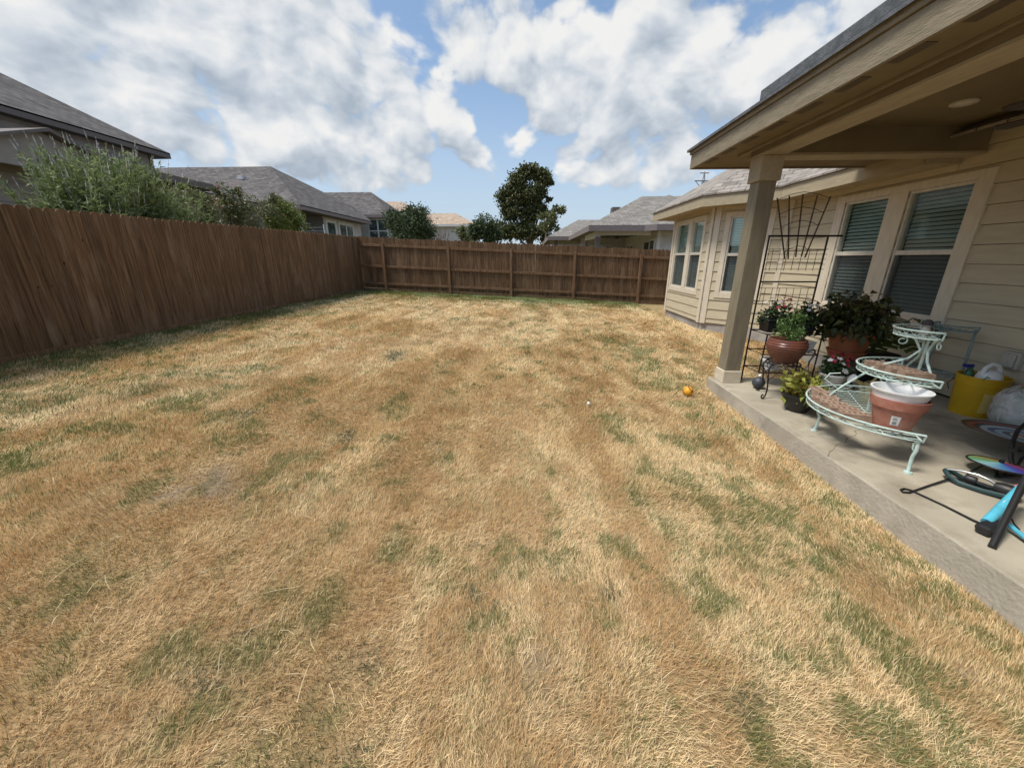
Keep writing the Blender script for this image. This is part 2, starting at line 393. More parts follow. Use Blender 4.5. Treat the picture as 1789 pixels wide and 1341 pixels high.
    bp = _mk(nt, 'ShaderNodeBump'); bp.inputs['Strength'].default_value = 0.35; bp.inputs['Distance'].default_value = 0.006; lk(nt, n1.outputs['Fac'], bp.inputs['Height']); lk(nt, bp.outputs[0], b.inputs['Normal'])
    return m

M = {}
M['siding'] = vary('siding_paint', (0.475, 0.41, 0.29), (0.535, 0.465, 0.33), 3.0, 0.65, 5, 0.3, bump=0.15, bscale=40, stretch=(1, 1, 6))
M['trim'] = vary('trim_paint', (0.58, 0.51, 0.40), (0.65, 0.58, 0.46), 5.0, 0.6, 5, 0.3, bump=0.2, bscale=50, stretch=(4, 4, 1))
M['fascia'] = vary('fascia_paint', (0.195, 0.165, 0.112), (0.255, 0.215, 0.15), 9.0, 0.7, 6, 0.25, bump=0.5, bscale=30, stretch=(3, 0.6, 3))
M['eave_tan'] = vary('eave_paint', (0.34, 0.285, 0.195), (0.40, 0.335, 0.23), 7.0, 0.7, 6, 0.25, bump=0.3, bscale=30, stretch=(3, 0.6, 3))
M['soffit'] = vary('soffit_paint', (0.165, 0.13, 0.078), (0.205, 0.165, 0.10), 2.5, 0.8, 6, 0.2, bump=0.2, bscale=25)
M['vent'] = plain('soffit_vent_mesh', (0.085, 0.066, 0.04), 0.8)
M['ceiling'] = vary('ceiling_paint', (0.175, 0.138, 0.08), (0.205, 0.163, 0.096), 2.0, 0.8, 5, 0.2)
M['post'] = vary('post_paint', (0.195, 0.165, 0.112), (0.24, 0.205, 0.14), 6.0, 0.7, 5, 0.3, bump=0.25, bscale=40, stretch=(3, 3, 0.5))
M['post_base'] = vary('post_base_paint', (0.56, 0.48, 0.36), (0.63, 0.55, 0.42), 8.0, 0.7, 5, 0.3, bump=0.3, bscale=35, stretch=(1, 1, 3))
M['win_frame'] = plain('window_vinyl', (0.64, 0.59, 0.50), 0.4)
M['glass'] = glassmat('window_glass', (0.82, 0.88, 0.86), 0.10)
M['glass_low'] = glassmat('window_glass_low', (0.80, 0.85, 0.84), 0.02)
M['screen'] = screenmat('insect_screen', (0.07, 0.075, 0.076), 0.30)
M['blind'] = vary('blind_slats', (0.62, 0.63, 0.60), (0.70, 0.71, 0.68), 3, 0.5)
M['room'] = plain('dark_room', (0.02, 0.022, 0.022), 0.9)
M['concrete'] = vary('slab_concrete', (0.30, 0.265, 0.205), (0.40, 0.355, 0.28), 2.2, 0.85, 8, 0.2, bump=0.25, bscale=90, c3=(0.23, 0.195, 0.145), s3=1.7)
M['slab_side'] = vary('slab_edge_concrete', (0.36, 0.32, 0.255), (0.48, 0.43, 0.35), 5.0, 0.9, 9, 0.15, bump=0.6, bscale=40, c3=(0.25, 0.225, 0.18), s3=2.5)
M['foundation'] = vary('foundation_concrete', (0.30, 0.28, 0.25), (0.42, 0.39, 0.35), 5.0, 0.9, 8, 0.15, bump=0.5, bscale=40, c3=(0.22, 0.2, 0.17))
M['shingle'] = shinglemat('own_roof_shingle', (0.22, 0.195, 0.17), (0.33, 0.295, 0.26), (0.09, 0.08, 0.07), 0.16)
M['shingle_edge'] = vary('roof_edge_grey', (0.085, 0.092, 0.10), (0.135, 0.144, 0.155), 12, 0.9, 6, 0.2, bump=0.5, bscale=60)
M['drip'] = plain('drip_edge_dark', (0.06, 0.052, 0.045), 0.6)
M['fence'] = woodmat('fence_board_brown', (0.07, 0.038, 0.02), (0.145, 0.084, 0.044), (0.22, 0.135, 0.073), (0.28, 0.20, 0.132))
M['fence_rail'] = woodmat('fence_rail_brown', (0.08, 0.044, 0.023), (0.155, 0.088, 0.047), (0.225, 0.136, 0.076), (0.28, 0.20, 0.13))

# ------------------------------------------------------------------ terrain
def vnoise_grid(seed):
    r = np.random.default_rng(seed); return r.random((256, 256))
_VN = {}
def vnoise(x, y, seed=0):
    if seed not in _VN: _VN[seed] = vnoise_grid(seed)
    g = _VN[seed]; xi = np.floor(x).astype(int); yi = np.floor(y).astype(int); fx = x - xi; fy = y - yi
    fx = fx * fx * (3 - 2 * fx); fy = fy * fy * (3 - 2 * fy)
    a = g[xi & 255, yi & 255]; b = g[(xi + 1) & 255, yi & 255]; c = g[xi & 255, (yi + 1) & 255]; d = g[(xi + 1) & 255, (yi + 1) & 255]
    return (a * (1 - fx) + b * fx) * (1 - fy) + (c * (1 - fx) + d * fx) * fy
def fbm(x, y, seed=0, o=4, rough=0.5):
    t = 0; a = 1; n = 0
    for k in range(o):
        t = t + a * vnoise(x * 2 ** k + 17.3 * k, y * 2 ** k + 5.1 * k, seed + k); n += a; a *= rough
    return t / n
FENCE_X0, FENCE_X1 = -6.08, -6.42        # left fence, near end (y 0) and far corner (y 15)
BACK_Y = 15.0
def fence_x(y): return FENCE_X0 + (FENCE_X1 - FENCE_X0) * (np.asarray(y) / BACK_Y)
def gz(x, y):
    x = np.asarray(x, float); y = np.asarray(y, float)
    yc = np.clip(y, 0, 15)
    s = np.interp(yc, [0, 2, 5, 9, 11, 15], [.0755, .0755, .0676, .043, .0415, .0435])
    xi = np.clip(x, -6.3, 6)
    z = .43 - s * (xi + 6.3)
    z = z + np.clip(-6.6 - x, 0, 7) * 0.16
    far = np.clip((y - 15.5) / 8, 0, 1)
    z = z + far * (0.25 - np.minimum(z, 0.25)) * np.clip((x + 6) / 6, 0, 1)
    z = z + 0.022 * (fbm(x * 1.1, y * 1.1, 50, 3) - 0.5) * (np.abs(x) < 7)
    return z

GREEN = [(690, 690, 26, .9), (600, 785, 22, 1.2), (370, 705, 55, .7), (420, 760, 50, .4), (1060, 625, 26, .8), (1120, 605, 35, .8), (1050, 700, 60, .55),
         (1120, 745, 60, .55), (1160, 840, 80, .5), (1290, 980, 80, .8), (1250, 900, 50, .5), (1310, 1205, 60, 1.0), (640, 1130, 55, .8), (400, 1195, 60, .9),
         (590, 1285, 50, .9), (490, 820, 24, .8), (130, 1000, 90, .65), (60, 1130, 110, .6), (470, 1115, 40, .7), (830, 1055, 26, .9), (1050, 1015, 55, .45),
         (330, 590, 70, .8), (120, 720, 120, .55), (580, 745, 30, .5), (765, 785, 18, .9), (500, 690, 34, .5), (1150, 640, 50, .5), (1210, 720, 50, .45),
         (1340, 880, 60, .45), (900, 590, 40, .25), (240, 860, 60, .4), (300, 1270, 50, .9), (420, 1290, 40, .8), (1180, 1020, 60, .4), (330, 860, 45, .5),
         (1440, 960, 50, .4), (1600, 1180, 80, .35), (930, 520, 60, .4), (660, 1250, 40, .6), (1010, 760, 30, .4), (1230, 1090, 60, .5), (40, 830, 60, .5), (430, 850, 40, .5), (880, 1090, 30, .4), (650, 650, 40, .4), (960, 640, 40, .3)]
_G = []
for (px, py, pr, wt) in GREEN:
    c0 = onz(px, py, 0.12); c1 = onz(px + pr, py, 0.12); c2 = onz(px, py - pr * 0.6, 0.12)
    _G.append((c0.x, c0.y, max(0.08, (c1 - c0).length * .62), max(0.08, abs(c2.y - c0.y) * .62), wt))
DARK = [(600, 785, 24), (640, 1130, 55), (400, 1195, 60), (590, 1285, 55), (830, 1055, 24), (1310, 1215, 55), (1080, 1000, 20), (300, 1270, 30), (765, 790, 16), (810, 960, 20), (460, 1120, 35), (690, 640, 14), (420, 760, 22)]
_D = []
for (px, py, pr) in DARK:
    c0 = onz(px, py, 0.0); c1 = onz(px + pr, py, 0.0); c2 = onz(px, py - pr * 0.55, 0.0)
    _D.append((c0.x, c0.y, max(0.05, (c1 - c0).length), max(0.05, abs(c2.y - c0.y))))
BARE = [(380, 850, 55), (1760, 1115, 45), (940, 1130, 35), (265, 885, 25)]
_B = []
for (px, py, pr) in BARE:
    c0 = onz(px, py, 0.1); c1 = onz(px + pr, py, 0.1); c2 = onz(px, py - pr * 0.5, 0.1)
    _B.append((c0.x, c0.y, (c1 - c0).length, max(0.06, abs(c2.y - c0.y))))
def blobsum(lst, x, y, wobble=True):
    wx = x + 0.35 * (fbm(x * 3, y * 3, 71, 3) - 0.5); wy = y + 0.5 * (fbm(x * 3, y * 3, 81, 3) - 0.5)
    t = np.zeros_like(x)
    for b in lst:
        w = b[4] if len(b) > 4 else 1.0
        t = np.maximum(t, w * np.exp(-(((wx - b[0]) / b[2]) ** 2 + ((wy - b[1]) / b[3]) ** 2)))
    return t
def green_field(x, y):
    lf = np.exp(-np.clip(x - fence_x(y), 0, None) / 1.3) * 0.85
    bf = np.exp(-np.clip(BACK_Y - y, 0, None) / 1.3) * 1.3
    se = np.exp(-((x - 1.95) / 0.65) ** 2) * np.clip((5.5 - y) / 2, 0, 1) * 0.5
    rs = np.exp(-((x - 2.0) / 0.9) ** 2) * np.exp(-((y - 6.5) / 2.0) ** 2) * 0.35
    ln = np.clip((-x - .6) / 3.0, 0, 1) * np.clip((7.0 - y) / 3, 0, 1) * 0.34
    f = np.clip(np.maximum.reduce([lf, bf, se, rs, ln, np.zeros_like(x)]) + 0.9 * blobsum(_G, x, y), 0, 1.2)
    n = 0.28 * fbm(x * 2.3, y * 1.9, 3, 4, 0.6) + 0.44 * fbm(x * 5.2, y * 4.6, 23, 3, 0.6) + 0.28 * fbm(x * 15, y * 13, 43, 3)
    big = fbm(x * .55, y * .5, 63, 2)
    thr = 0.592 - 0.20 * f - 0.10 * (big - .5)
    return np.clip(np.clip((n - thr) / 0.085, 0, 1) * .54 + .15 * np.clip(f, 0, 1) + .14 * np.clip((fbm(x * 4.1, y * 3.6, 163, 3) - .48) * 4, 0, 1), 0, 1)
M['ground'] = None
def build_ground():
    xs = np.concatenate([np.array([-400, -250, -150, -90, -60, -40, -28, -20, -15, -12, -10, -8.5, -7.5]), np.arange(-6.9, 5.61, 0.1), np.array([6.2, 8, 11, 15, 20, 28, 40, 60, 90, 150, 250, 400])])
    ys = np.concatenate([np.array([-60, -30, -12, -5, -2]), np.arange(-1, 15.61, 0.1), np.array([16.2, 17, 19, 22, 26, 32, 40, 55, 80, 120, 200, 320, 500])])
    X, Y = np.meshgrid(xs, ys, indexing='ij'); Z = gz(X, Y)
    inside = (X > 2.9) & (Y < 5.0)
    Z = np.where(inside, -0.30, Z)
    nx, ny = len(xs), len(ys)
    V = np.stack([X, Y, Z], -1).reshape(-1, 3)
    idx = np.arange(nx * ny).reshape(nx, ny)
    F = np.stack([idx[:-1, :-1], idx[1:, :-1], idx[1:, 1:], idx[:-1, 1:]], -1).reshape(-1, 4)
    me = bpy.data.meshes.new('ground'); me.from_pydata(V.tolist(), [], F.tolist()); me.update()
    g = np.clip(green_field(X, Y), 0, 1).reshape(-1)
    bare = blobsum(_B, X, Y).reshape(-1)
    at = me.attributes.new('green', 'FLOAT', 'POINT'); at.data.foreach_set('value', g.astype(np.float32))
    at = me.attributes.new('bare', 'FLOAT', 'POINT'); at.data.foreach_set('value', bare.astype(np.float32))
    m, nt = mat_new('lawn_soil_thatch')
    out = _mk(nt, 'ShaderNodeOutputMaterial'); b = _mk(nt, 'ShaderNodeBsdfPrincipled'); lk(nt, b.outputs[0], out.inputs[0])
    tc = _mk(nt, 'ShaderNodeTexCoord')
    n = _mk(nt, 'ShaderNodeTexNoise'); n.inputs['Scale'].default_value = 26; n.inputs['Detail'].default_value = 8; n.inputs['Roughness'].default_value = 0.7; lk(nt, tc.outputs['Object'], n.inputs['Vector'])
    cr = _mk(nt, 'ShaderNodeValToRGB'); lk(nt, n.outputs['Fac'], cr.inputs[0])
    cr.color_ramp.elements[0].position = 0.3; cr.color_ramp.elements[0].color = (0.24, 0.16, 0.085, 1); cr.color_ramp.elements[1].position = 0.7; cr.color_ramp.elements[1].color = (0.50, 0.345, 0.18, 1)
    a = _mk(nt, 'ShaderNodeAttribute'); a.attribute_name = 'green'
    mx = _mk(nt, 'ShaderNodeMix', data_type='RGBA'); lk(nt, a.outputs['Fac'], mx.inputs['Factor']); lk(nt, cr.outputs[0], mx.inputs['A']); mx.inputs['B'].default_value = (0.15, 0.15, 0.06, 1)
    a2 = _mk(nt, 'ShaderNodeAttribute'); a2.attribute_name = 'bare'
    mx2 = _mk(nt, 'ShaderNodeMix', data_type='RGBA'); lk(nt, a2.outputs['Fac'], mx2.inputs['Factor']); lk(nt, mx.outputs['Result'], mx2.inputs['A']); mx2.inputs['B'].default_value = (0.20, 0.155, 0.11, 1)
    lk(nt, mx2.outputs['Result'], b.inputs['Base Color']); b.inputs['Roughness'].default_value = 0.95; b.inputs['Specular IOR Level'].default_value = 0.1
    bp = _mk(nt, 'ShaderNodeBump'); bp.inputs['Strength'].default_value = 0.8; bp.inputs['Distance'].default_value = 0.02; lk(nt, n.outputs['Fac'], bp.inputs['Height']); lk(nt, bp.outputs[0], b.inputs['Normal'])
    me.materials.append(m)
    me.polygons.foreach_set('use_smooth', [True] * len(me.polygons))
    o = bpy.data.objects.new('ground', me); col.objects.link(o); tag(o, kind='structure')
build_ground()

def concretemat():
    m = vary('slab_concrete_worn', (0.33, 0.29, 0.22), (0.45, 0.40, 0.31), 1.6, 0.85, 10, 0.2, bump=0.25, bscale=90, c3=(0.215, 0.18, 0.13), s3=1.3)
    nt = m.node_tree; b = [n for n in nt.nodes if n.type == 'BSDF_PRINCIPLED'][0]; src = b.inputs['Base Color'].links[0].from_socket
    tc = _mk(nt, 'ShaderNodeTexCoord')
    def mulmask(src, mask, c):
        mx = _mk(nt, 'ShaderNodeMix', data_type='RGBA', blend_type='MULTIPLY'); lk(nt, mask, mx.inputs['Factor']); lk(nt, src, mx.inputs['A']); mx.inputs['B'].default_value = c; return mx.outputs['Result']
    # hairline cracks along warped cell borders
    n = _mk(nt, 'ShaderNodeTexNoise'); n.inputs['Scale'].default_value = 3; n.inputs['Detail'].default_value = 6; lk(nt, tc.outputs['Object'], n.inputs['Vector'])
    mx = _mk(nt, 'ShaderNodeMix', data_type='RGBA'); mx.inputs['Factor'].default_value = .16; lk(nt, tc.outputs['Object'], mx.inputs['A']); lk(nt, n.outputs['Color'], mx.inputs['B'])
    v = _mk(nt, 'ShaderNodeTexVoronoi', feature='DISTANCE_TO_EDGE'); v.inputs['Scale'].default_value = .55; lk(nt, mx.outputs['Result'], v.inputs['Vector'])
    mr = _mk(nt, 'ShaderNodeMapRange'); lk(nt, v.outputs['Distance'], mr.inputs['Value']); mr.inputs['From Min'].default_value = .0012; mr.inputs['From Max'].default_value = .0028; mr.inputs['To Min'].default_value = .7; mr.inputs['To Max'].default_value = 0
    src = mulmask(src, mr.outputs[0], (.42, .38, .33, 1))
    # drip marks and dark spots
    v2 = _mk(nt, 'ShaderNodeTexVoronoi'); v2.inputs['Scale'].default_value = 2.6; lk(nt, mx.outputs['Result'], v2.inputs['Vector'])
    mr = _mk(nt, 'ShaderNodeMapRange'); lk(nt, v2.outputs['Distance'], mr.inputs['Value']); mr.inputs['From Min'].default_value = .05; mr.inputs['From Max'].default_value = .13; mr.inputs['To Min'].default_value = .55; mr.inputs['To Max'].default_value = 0
    src = mulmask(src, mr.outputs[0], (.66, .60, .52, 1))
    v3 = _mk(nt, 'ShaderNodeTexVoronoi'); v3.inputs['Scale'].default_value = 11; lk(nt, tc.outputs['Object'], v3.inputs['Vector'])
    mr = _mk(nt, 'ShaderNodeMapRange'); lk(nt, v3.outputs['Distance'], mr.inputs['Value']); mr.inputs['From Min'].default_value = .03; mr.inputs['From Max'].default_value = .06; mr.inputs['To Min'].default_value = .7; mr.inputs['To Max'].default_value = 0
    src = mulmask(src, mr.outputs[0], (.5, .45, .4, 1))
    lk(nt, src, b.inputs['Base Color']); return m
M['concrete'] = concretemat()
slab = MB(); slab.box(2.57, 5.118, -7.0, 5.30, -0.5, 0.0)
o = slab.build('patio_slab', M['concrete'], bevel=0.012, seg=3); tag(o, kind='structure')
o.data.materials.append(M['slab_side'])
for p in o.data.polygons:
    if abs(p.normal.z) < 0.5: p.material_index = 1

# ------------------------------------------------------------------ lap siding walls
LAP, LAP0 = 0.21, 0.07
def lap_wall(mb, P, u, n, length, z0, z1, openings=(), lap=LAP, lap0=LAP0, proud=0.022, thin=0.006):
    """clapboards on a wall through P running along u with outward normal n; openings = (a0, a1, z0, z1)"""
    P, u, n = Vector(P), Vector(u).normalized(), Vector(n).normalized()
    k0 = math.floor((z0 - lap0) / lap)
    z = lap0 + k0 * lap
    while z < z1 - 1e-6:
        lo, hi = max(z, z0), min(z + lap, z1)
        cuts = sorted({lo, hi} | {c for o in openings for c in (o[2], o[3]) if lo < c < hi})
        for ca, cb in zip(cuts[:-1], cuts[1:]):
            zm = (ca + cb) / 2
            if abs(ca - z) < 1e-6: ca = ca + 0.006
            spans = [(0.0, length)]
            for (a0, a1, b0, b1) in openings:
                if b0 < zm < b1:
                    ns = []
                    for s0, s1 in spans:
                        if a1 <= s0 or a0 >= s1: ns.append((s0, s1)); continue
                        if a0 > s0: ns.append((s0, a0))
                        if a1 < s1: ns.append((a1, s1))
                    spans = ns
            d = lambda zz: proud + (thin - proud) * (zz - z) / lap
            for s0, s1 in spans:
                A, B = P + u * s0, P + u * s1
                Z = lambda q, zz, dd: Vector((q.x, q.y, zz)) + n * dd
                b4 = [Z(A, ca, d(ca)), Z(B, ca, d(ca)), Z(B, ca, -0.02), Z(A, ca, -0.02)]
                t4 = [Z(A, cb, d(cb)), Z(B, cb, d(cb)), Z(B, cb, -0.02), Z(A, cb, -0.02)]
                if (b4[1] - b4[0]).cross(b4[3] - b4[0]).z < 0:
                    b4, t4 = [b4[1], b4[0], b4[3], b4[2]], [t4[1], t4[0], t4[3], t4[2]]
                mb.hexa(b4, t4)
        z += lap
def bar(mb, P, u, n, a0, a1, z0, z1, d0, d1):
    """box on a wall: along u from a0 to a1, heights z0..z1, from depth d0 to d1 along outward normal n"""
    P, u, n = Vector(P), Vector(u).normalized(), Vector(n).normalized()
    o = P + u * a0 + n * d0; o.z = z0
    mb.obox(o, u * (a1 - a0), n * (d1 - d0), Vector((0, 0, z1 - z0)))
def window(root, P, u, n, a0, a1, z0, z1, zm, slats=True, fr=None, label=None, gl=None, tilt=0.55, blind=None):
    fr = fr or M['win_frame']
    mb = MB(); w = 0.035; d0, d1 = -0.075, 0.012
    bar(mb, P, u, n, a0, a0 + w, z0, z1, d0, d1); bar(mb, P, u, n, a1 - w, a1, z0, z1, d0, d1)
    bar(mb, P, u, n, a0 + w, a1 - w, z1 - w, z1, d0, d1); bar(mb, P, u, n, a0 + w, a1 - w, z0, z0 + w, d0, d1)
    bar(mb, P, u, n, a0 + w, a1 - w, zm - 0.03, zm + 0.03, d0, d1 - 0.005)
    # lower sash frame, set back a little
    wo = mb.build('window', fr, root, bevel=0.003)
    if label: wo['label'] = label
    g = MB(); bar(g, P, u, n, a0 + w, a1 - w, zm + 0.03, z1 - w, -0.032, -0.028); g.build('upper_pane', gl or M['glass'], wo)
    g = MB(); bar(g, P, u, n, a0 + w, a1 - w, z0 + w, zm - 0.03, -0.042, -0.038); g.build('lower_pane', M['glass_low'], wo)
    g = MB(); bar(g, P, u, n, a0 + w, a1 - w, z0 + w, zm - 0.03, -0.008, -0.006); g.build('insect_screen', M['screen'], wo)
    b = MB(); Pv, uv, nv = Vector(P), Vector(u).normalized(), Vector(n).normalized()
    z = z0 + w + 0.02; pitch = 0.052
    while z < z1 - w - 0.03:
        # tilted slat: thin sheared box
        dz = 0.045 * math.cos(tilt) / 2; dd = 0.045 * math.sin(tilt) / 2
        A = Pv + uv * (a0 + w + 0.03) - nv * 0.085; B = Pv + uv * (a1 - w - 0.012) - nv * 0.085
        lo = [A + nv * dd, B + nv * dd]; hi = [A - nv * dd, B - nv * dd]
        for q in lo: q.z = z - dz
        for q in hi: q.z = z + dz
        th = Vector((0, 0, 0.003))
        vs = [lo[0], lo[1], hi[1], hi[0]] + [lo[0] + th, lo[1] + th, hi[1] + th, hi[0] + th]
        b.add(vs, [(3, 2, 1, 0), (4, 5, 6, 7), (0, 1, 5, 4), (1, 2, 6, 5), (2, 3, 7, 6), (3, 0, 4, 7)])
        z += pitch
    if slats: b.build('blind', blind or M['blind'], wo)
    r = MB(); bar(r, P, u, n, a0, a1, z0, z1, -0.16, -0.15)
    bar(r, P, u, n, a0 - 0.01, a0, z0, z1, -0.15, -0.075); bar(r, P, u, n, a1, a1 + 0.01, z0, z1, -0.15, -0.075)
    bar(r, P, u, n, a0 - 0.01, a1 + 0.01, z1, z1 + 0.01, -0.15, -0.075); bar(r, P, u, n, a0 - 0.01, a1 + 0.01, z0 - 0.01, z0, -0.15, -0.075)
    r.build('dark_interior', M['room'], wo)
    return wo
def roof_plane(mb_list, pts, eave_dir):
    mb_list.append((pts, eave_dir))
def build_roof(name, planes, mat, parent, thick=0.06):
    """planes: list of (polygon points, direction along the courses); every slope gets its own run coordinates"""
    bm = bmesh.new(); uvl = bm.loops.layers.uv.new('run')
    for pts, ed in planes:
        P = [Vector(p) for p in pts]; ed = Vector(ed).normalized()
        nrm = Vector((0, 0, 0))
        for i in range(len(P)): nrm += P[i].cross(P[(i + 1) % len(P)])
        nrm.normalize()
        if nrm.z < 0: P.reverse(); nrm = -nrm
        up = nrm.cross(ed).normalized()
        if up.z < 0: up = -up
        top = [bm.verts.new(p) for p in P]; bot = [bm.verts.new(p - Vector((0, 0, thick))) for p in P]
        fs = [bm.faces.new(top), bm.faces.new(bot[::-1])]
        for i in range(len(P)):
            j = (i + 1) % len(P); fs.append(bm.faces.new((top[i], bot[i], bot[j], top[j])))
        for f in fs:
            for l in f.loops:
                c = l.vert.co; l[uvl].uv = (c.dot(ed), c.dot(up))
    me = bpy.data.meshes.new(name); bm.to_mesh(me); bm.free(); me.materials.append(mat)
    o = bpy.data.objects.new(name, me); col.objects.link(o)
    if parent is not None: o.parent = parent; o.matrix_parent_inverse = parent_matrix(parent).inverted()
    return o

# ------------------------------------------------------------------ own house
WX = 5.12
BX = 4.08              # front of the bay
BY0, BY1 = 9.25, 11.66
house = thing('house', 'cream lap sided house with covered patio and bay windows on the right', 'house', (WX, 5, 0))
UY = Vector((0, 1, 0)); NX = Vector((-1, 0, 0))
mw0 = -7.0
wall = MB()
op = [(5.05 - mw0, 5.87 - mw0, .88, 2.46), (6.15 - mw0, 6.95 - mw0, .88, 2.46)]
lap_wall(wall, (WX, mw0, 0), UY, NX, 8.21 - mw0, 0.02, 3.02, op)
uA = Vector((1, -1, 0)).normalized(); nA = Vector((-1, -1, 0)).normalized()
PA = Vector((BX, BY0, 0))
LA = (WX - BX) * math.sqrt(2)
A0 = 0.34; A1 = 1.06
lap_wall(wall, PA, uA, nA, LA, .18, 2.68, [(A0, A1, .88, 2.46)])
PB = Vector((BX, BY0, 0))
opB = [(0.45, 1.12, .88, 2.48), (1.33, 2.14, .88, 2.48)]
lap_wall(wall, PB, UY, NX, BY1 - BY0, .18, 2.68, opB)
uC = Vector((1, 1, 0)).normalized(); nC = Vector((-1, 1, 0)).normalized()
lap_wall(wall, (BX, BY1, 0), uC, nC, LA, .18, 2.68)
wall.build('siding', M['siding'], house)
core = MB(); core.box(WX + 0.25, WX + 0.3, mw0, 13, -0.3, 3.0); core.build('inner_wall', M['room'], house)

fnd = MB()
fnd.prism([(WX + 0.05, 8.1, -0.35), (BX + 0.03, BY0 + 0.02, -0.35), (BX + 0.03, BY1, -0.35), (WX + 0.05, BY1 + 1.04, -0.35)], (0, 0, 0.525))
fnd.box(WX - 0.004, WX + 0.1, 5.3, 8.25, -0.35, 0.14)
fnd.build('foundation', M['foundation'], house)

# trim: around windows, corner boards, friezes
T = MB(); d0, d1 = 0.0, 0.034
def trimset(P, u, n, lo, hi, z0, z1, mulls=(), side=0.11, top=0.12, bot=0.12):
    T = MB()
    bar(T, P, u, n, lo - side, lo, z0 - bot, z1 + top, d0, d1)
    bar(T, P, u, n, hi, hi + side, z0 - bot, z1 + top, d0, d1)
    bar(T, P, u, n, lo, hi, z1, z1 + top, d0, d1)
    bar(T, P, u, n, lo, hi, z0 - bot, z0, d0, d1)
    for a, b in mulls: bar(T, P, u, n, a, b, z0, z1, d0, d1)
    T.build('window_trim', M['trim'], house, bevel=0.003)
trimset((WX, mw0, 0), UY, NX, 5.05 - mw0, 6.95 - mw0, .88, 2.46, [(5.87 - mw0, 6.15 - mw0)], side=0.17, top=0.10)
trimset(PA, uA, nA, A0, A1, .88, 2.46, side=0.10, top=0.09)
trimset(PB, UY, NX, 0.45, 2.14, .88, 2.48, [(1.12, 1.33)], side=0.10, top=0.08)
for args in ((PA, uA, nA, 0.02, 0.135, .036), (PB, UY, NX, 0.0, 0.12, .036), (PB, UY, NX, BY1 - BY0 - 0.1, BY1 - BY0, .036), (PA, uA, nA, LA - 0.12, LA - 0.03, .03)):
    C = MB(); bar(C, args[0], args[1], args[2], args[3], args[4], .16, 2.68, 0, args[5]); C.build('corner_board', M['trim'], house, bevel=0.003)
Fz = MB()
bar(Fz, (WX, 5.33, 0), UY, NX, 0, 2.82, 2.60, 2.68, 0, 0.030)
bar(Fz, PA, uA, nA, 0.14, LA - 0.12, 2.58, 2.68, 0, 0.030)
bar(Fz, PB, UY, NX, 0.13, BY1 - BY0 - 0.11, 2.59, 2.68, 0, 0.030)
Fz.build('frieze_board', M['siding'], house)

window(house, (WX, mw0, 0), UY, NX, 5.05 - mw0, 5.87 - mw0, .88, 2.46, 1.68)
window(house, (WX, mw0, 0), UY, NX, 6.15 - mw0, 6.95 - mw0, .88, 2.46, 1.68)
window(house, PA, uA, nA, A0, A1, .88, 2.46, 1.69, tilt=0.25)
window(house, PB, UY, NX, 0.45, 1.12, .88, 2.48, 1.72, tilt=0.25)
window(house, PB, UY, NX, 1.33, 2.14, .88, 2.48, 1.72, tilt=0.25)

# main eave and bay eave : soffit, fascia
EZ = 2.67; EX = 4.68; BEX = 3.66
ev = [(EX, 5.302), (EX, 8.02), (BEX, 9.04), (BEX, 12.4)]
SF = MB()
SF.prism([(EX + .02, 5.302, EZ), (WX + .1, 5.302, EZ), (WX + .1, 8.2, EZ), (EX + .02, 8.02, EZ)], (0, 0, 0.02))
SF.prism([(EX + .02, 8.02, EZ), (WX + .1, 8.2, EZ), (WX + .1, 12.7, EZ), (BEX + .02, 12.4, EZ), (BEX + .02, 9.05, EZ)], (0, 0, 0.02))
SF.box(EX, WX + .1, 5.3025, 5.32, EZ + .021, 3.0)
SF.build('soffit', M['eave_tan'], house)
FA = MB()
for (xa, ya), (xb, yb) in zip(ev[:-1], ev[1:]):
    u = Vector((xb - xa, yb - ya, 0)).normalized(); n = Vector((-u.y, u.x, 0))
    FA.obox(Vector((xa, ya, EZ - 0.02)), Vector((xb - xa, yb - ya, 0)), -n * 0.03, Vector((0, 0, 0.215)))
FA.build('fascia', M['eave_tan'], house, bevel=0.003)
DR = MB()
for (xa, ya), (xb, yb) in zip(ev[:-1], ev[1:]):
    u = Vector((xb - xa, yb - ya, 0)).normalized(); n = Vector((-u.y, u.x, 0))
    DR.obox(Vector((xa, ya, EZ + 0.195)) + n * 0.025, Vector((xb - xa, yb - ya, 0)), -n * 0.08, Vector((0, 0, 0.022)))
DR.build('drip_edge', M['drip'], house)
RZ = EZ + 0.225; K = 0.60
def RMAIN(x): return RZ + K * (x - EX + 0.03)
def RBAY(x): return RZ + K * (x - BEX + 0.03)
xr = 8.6
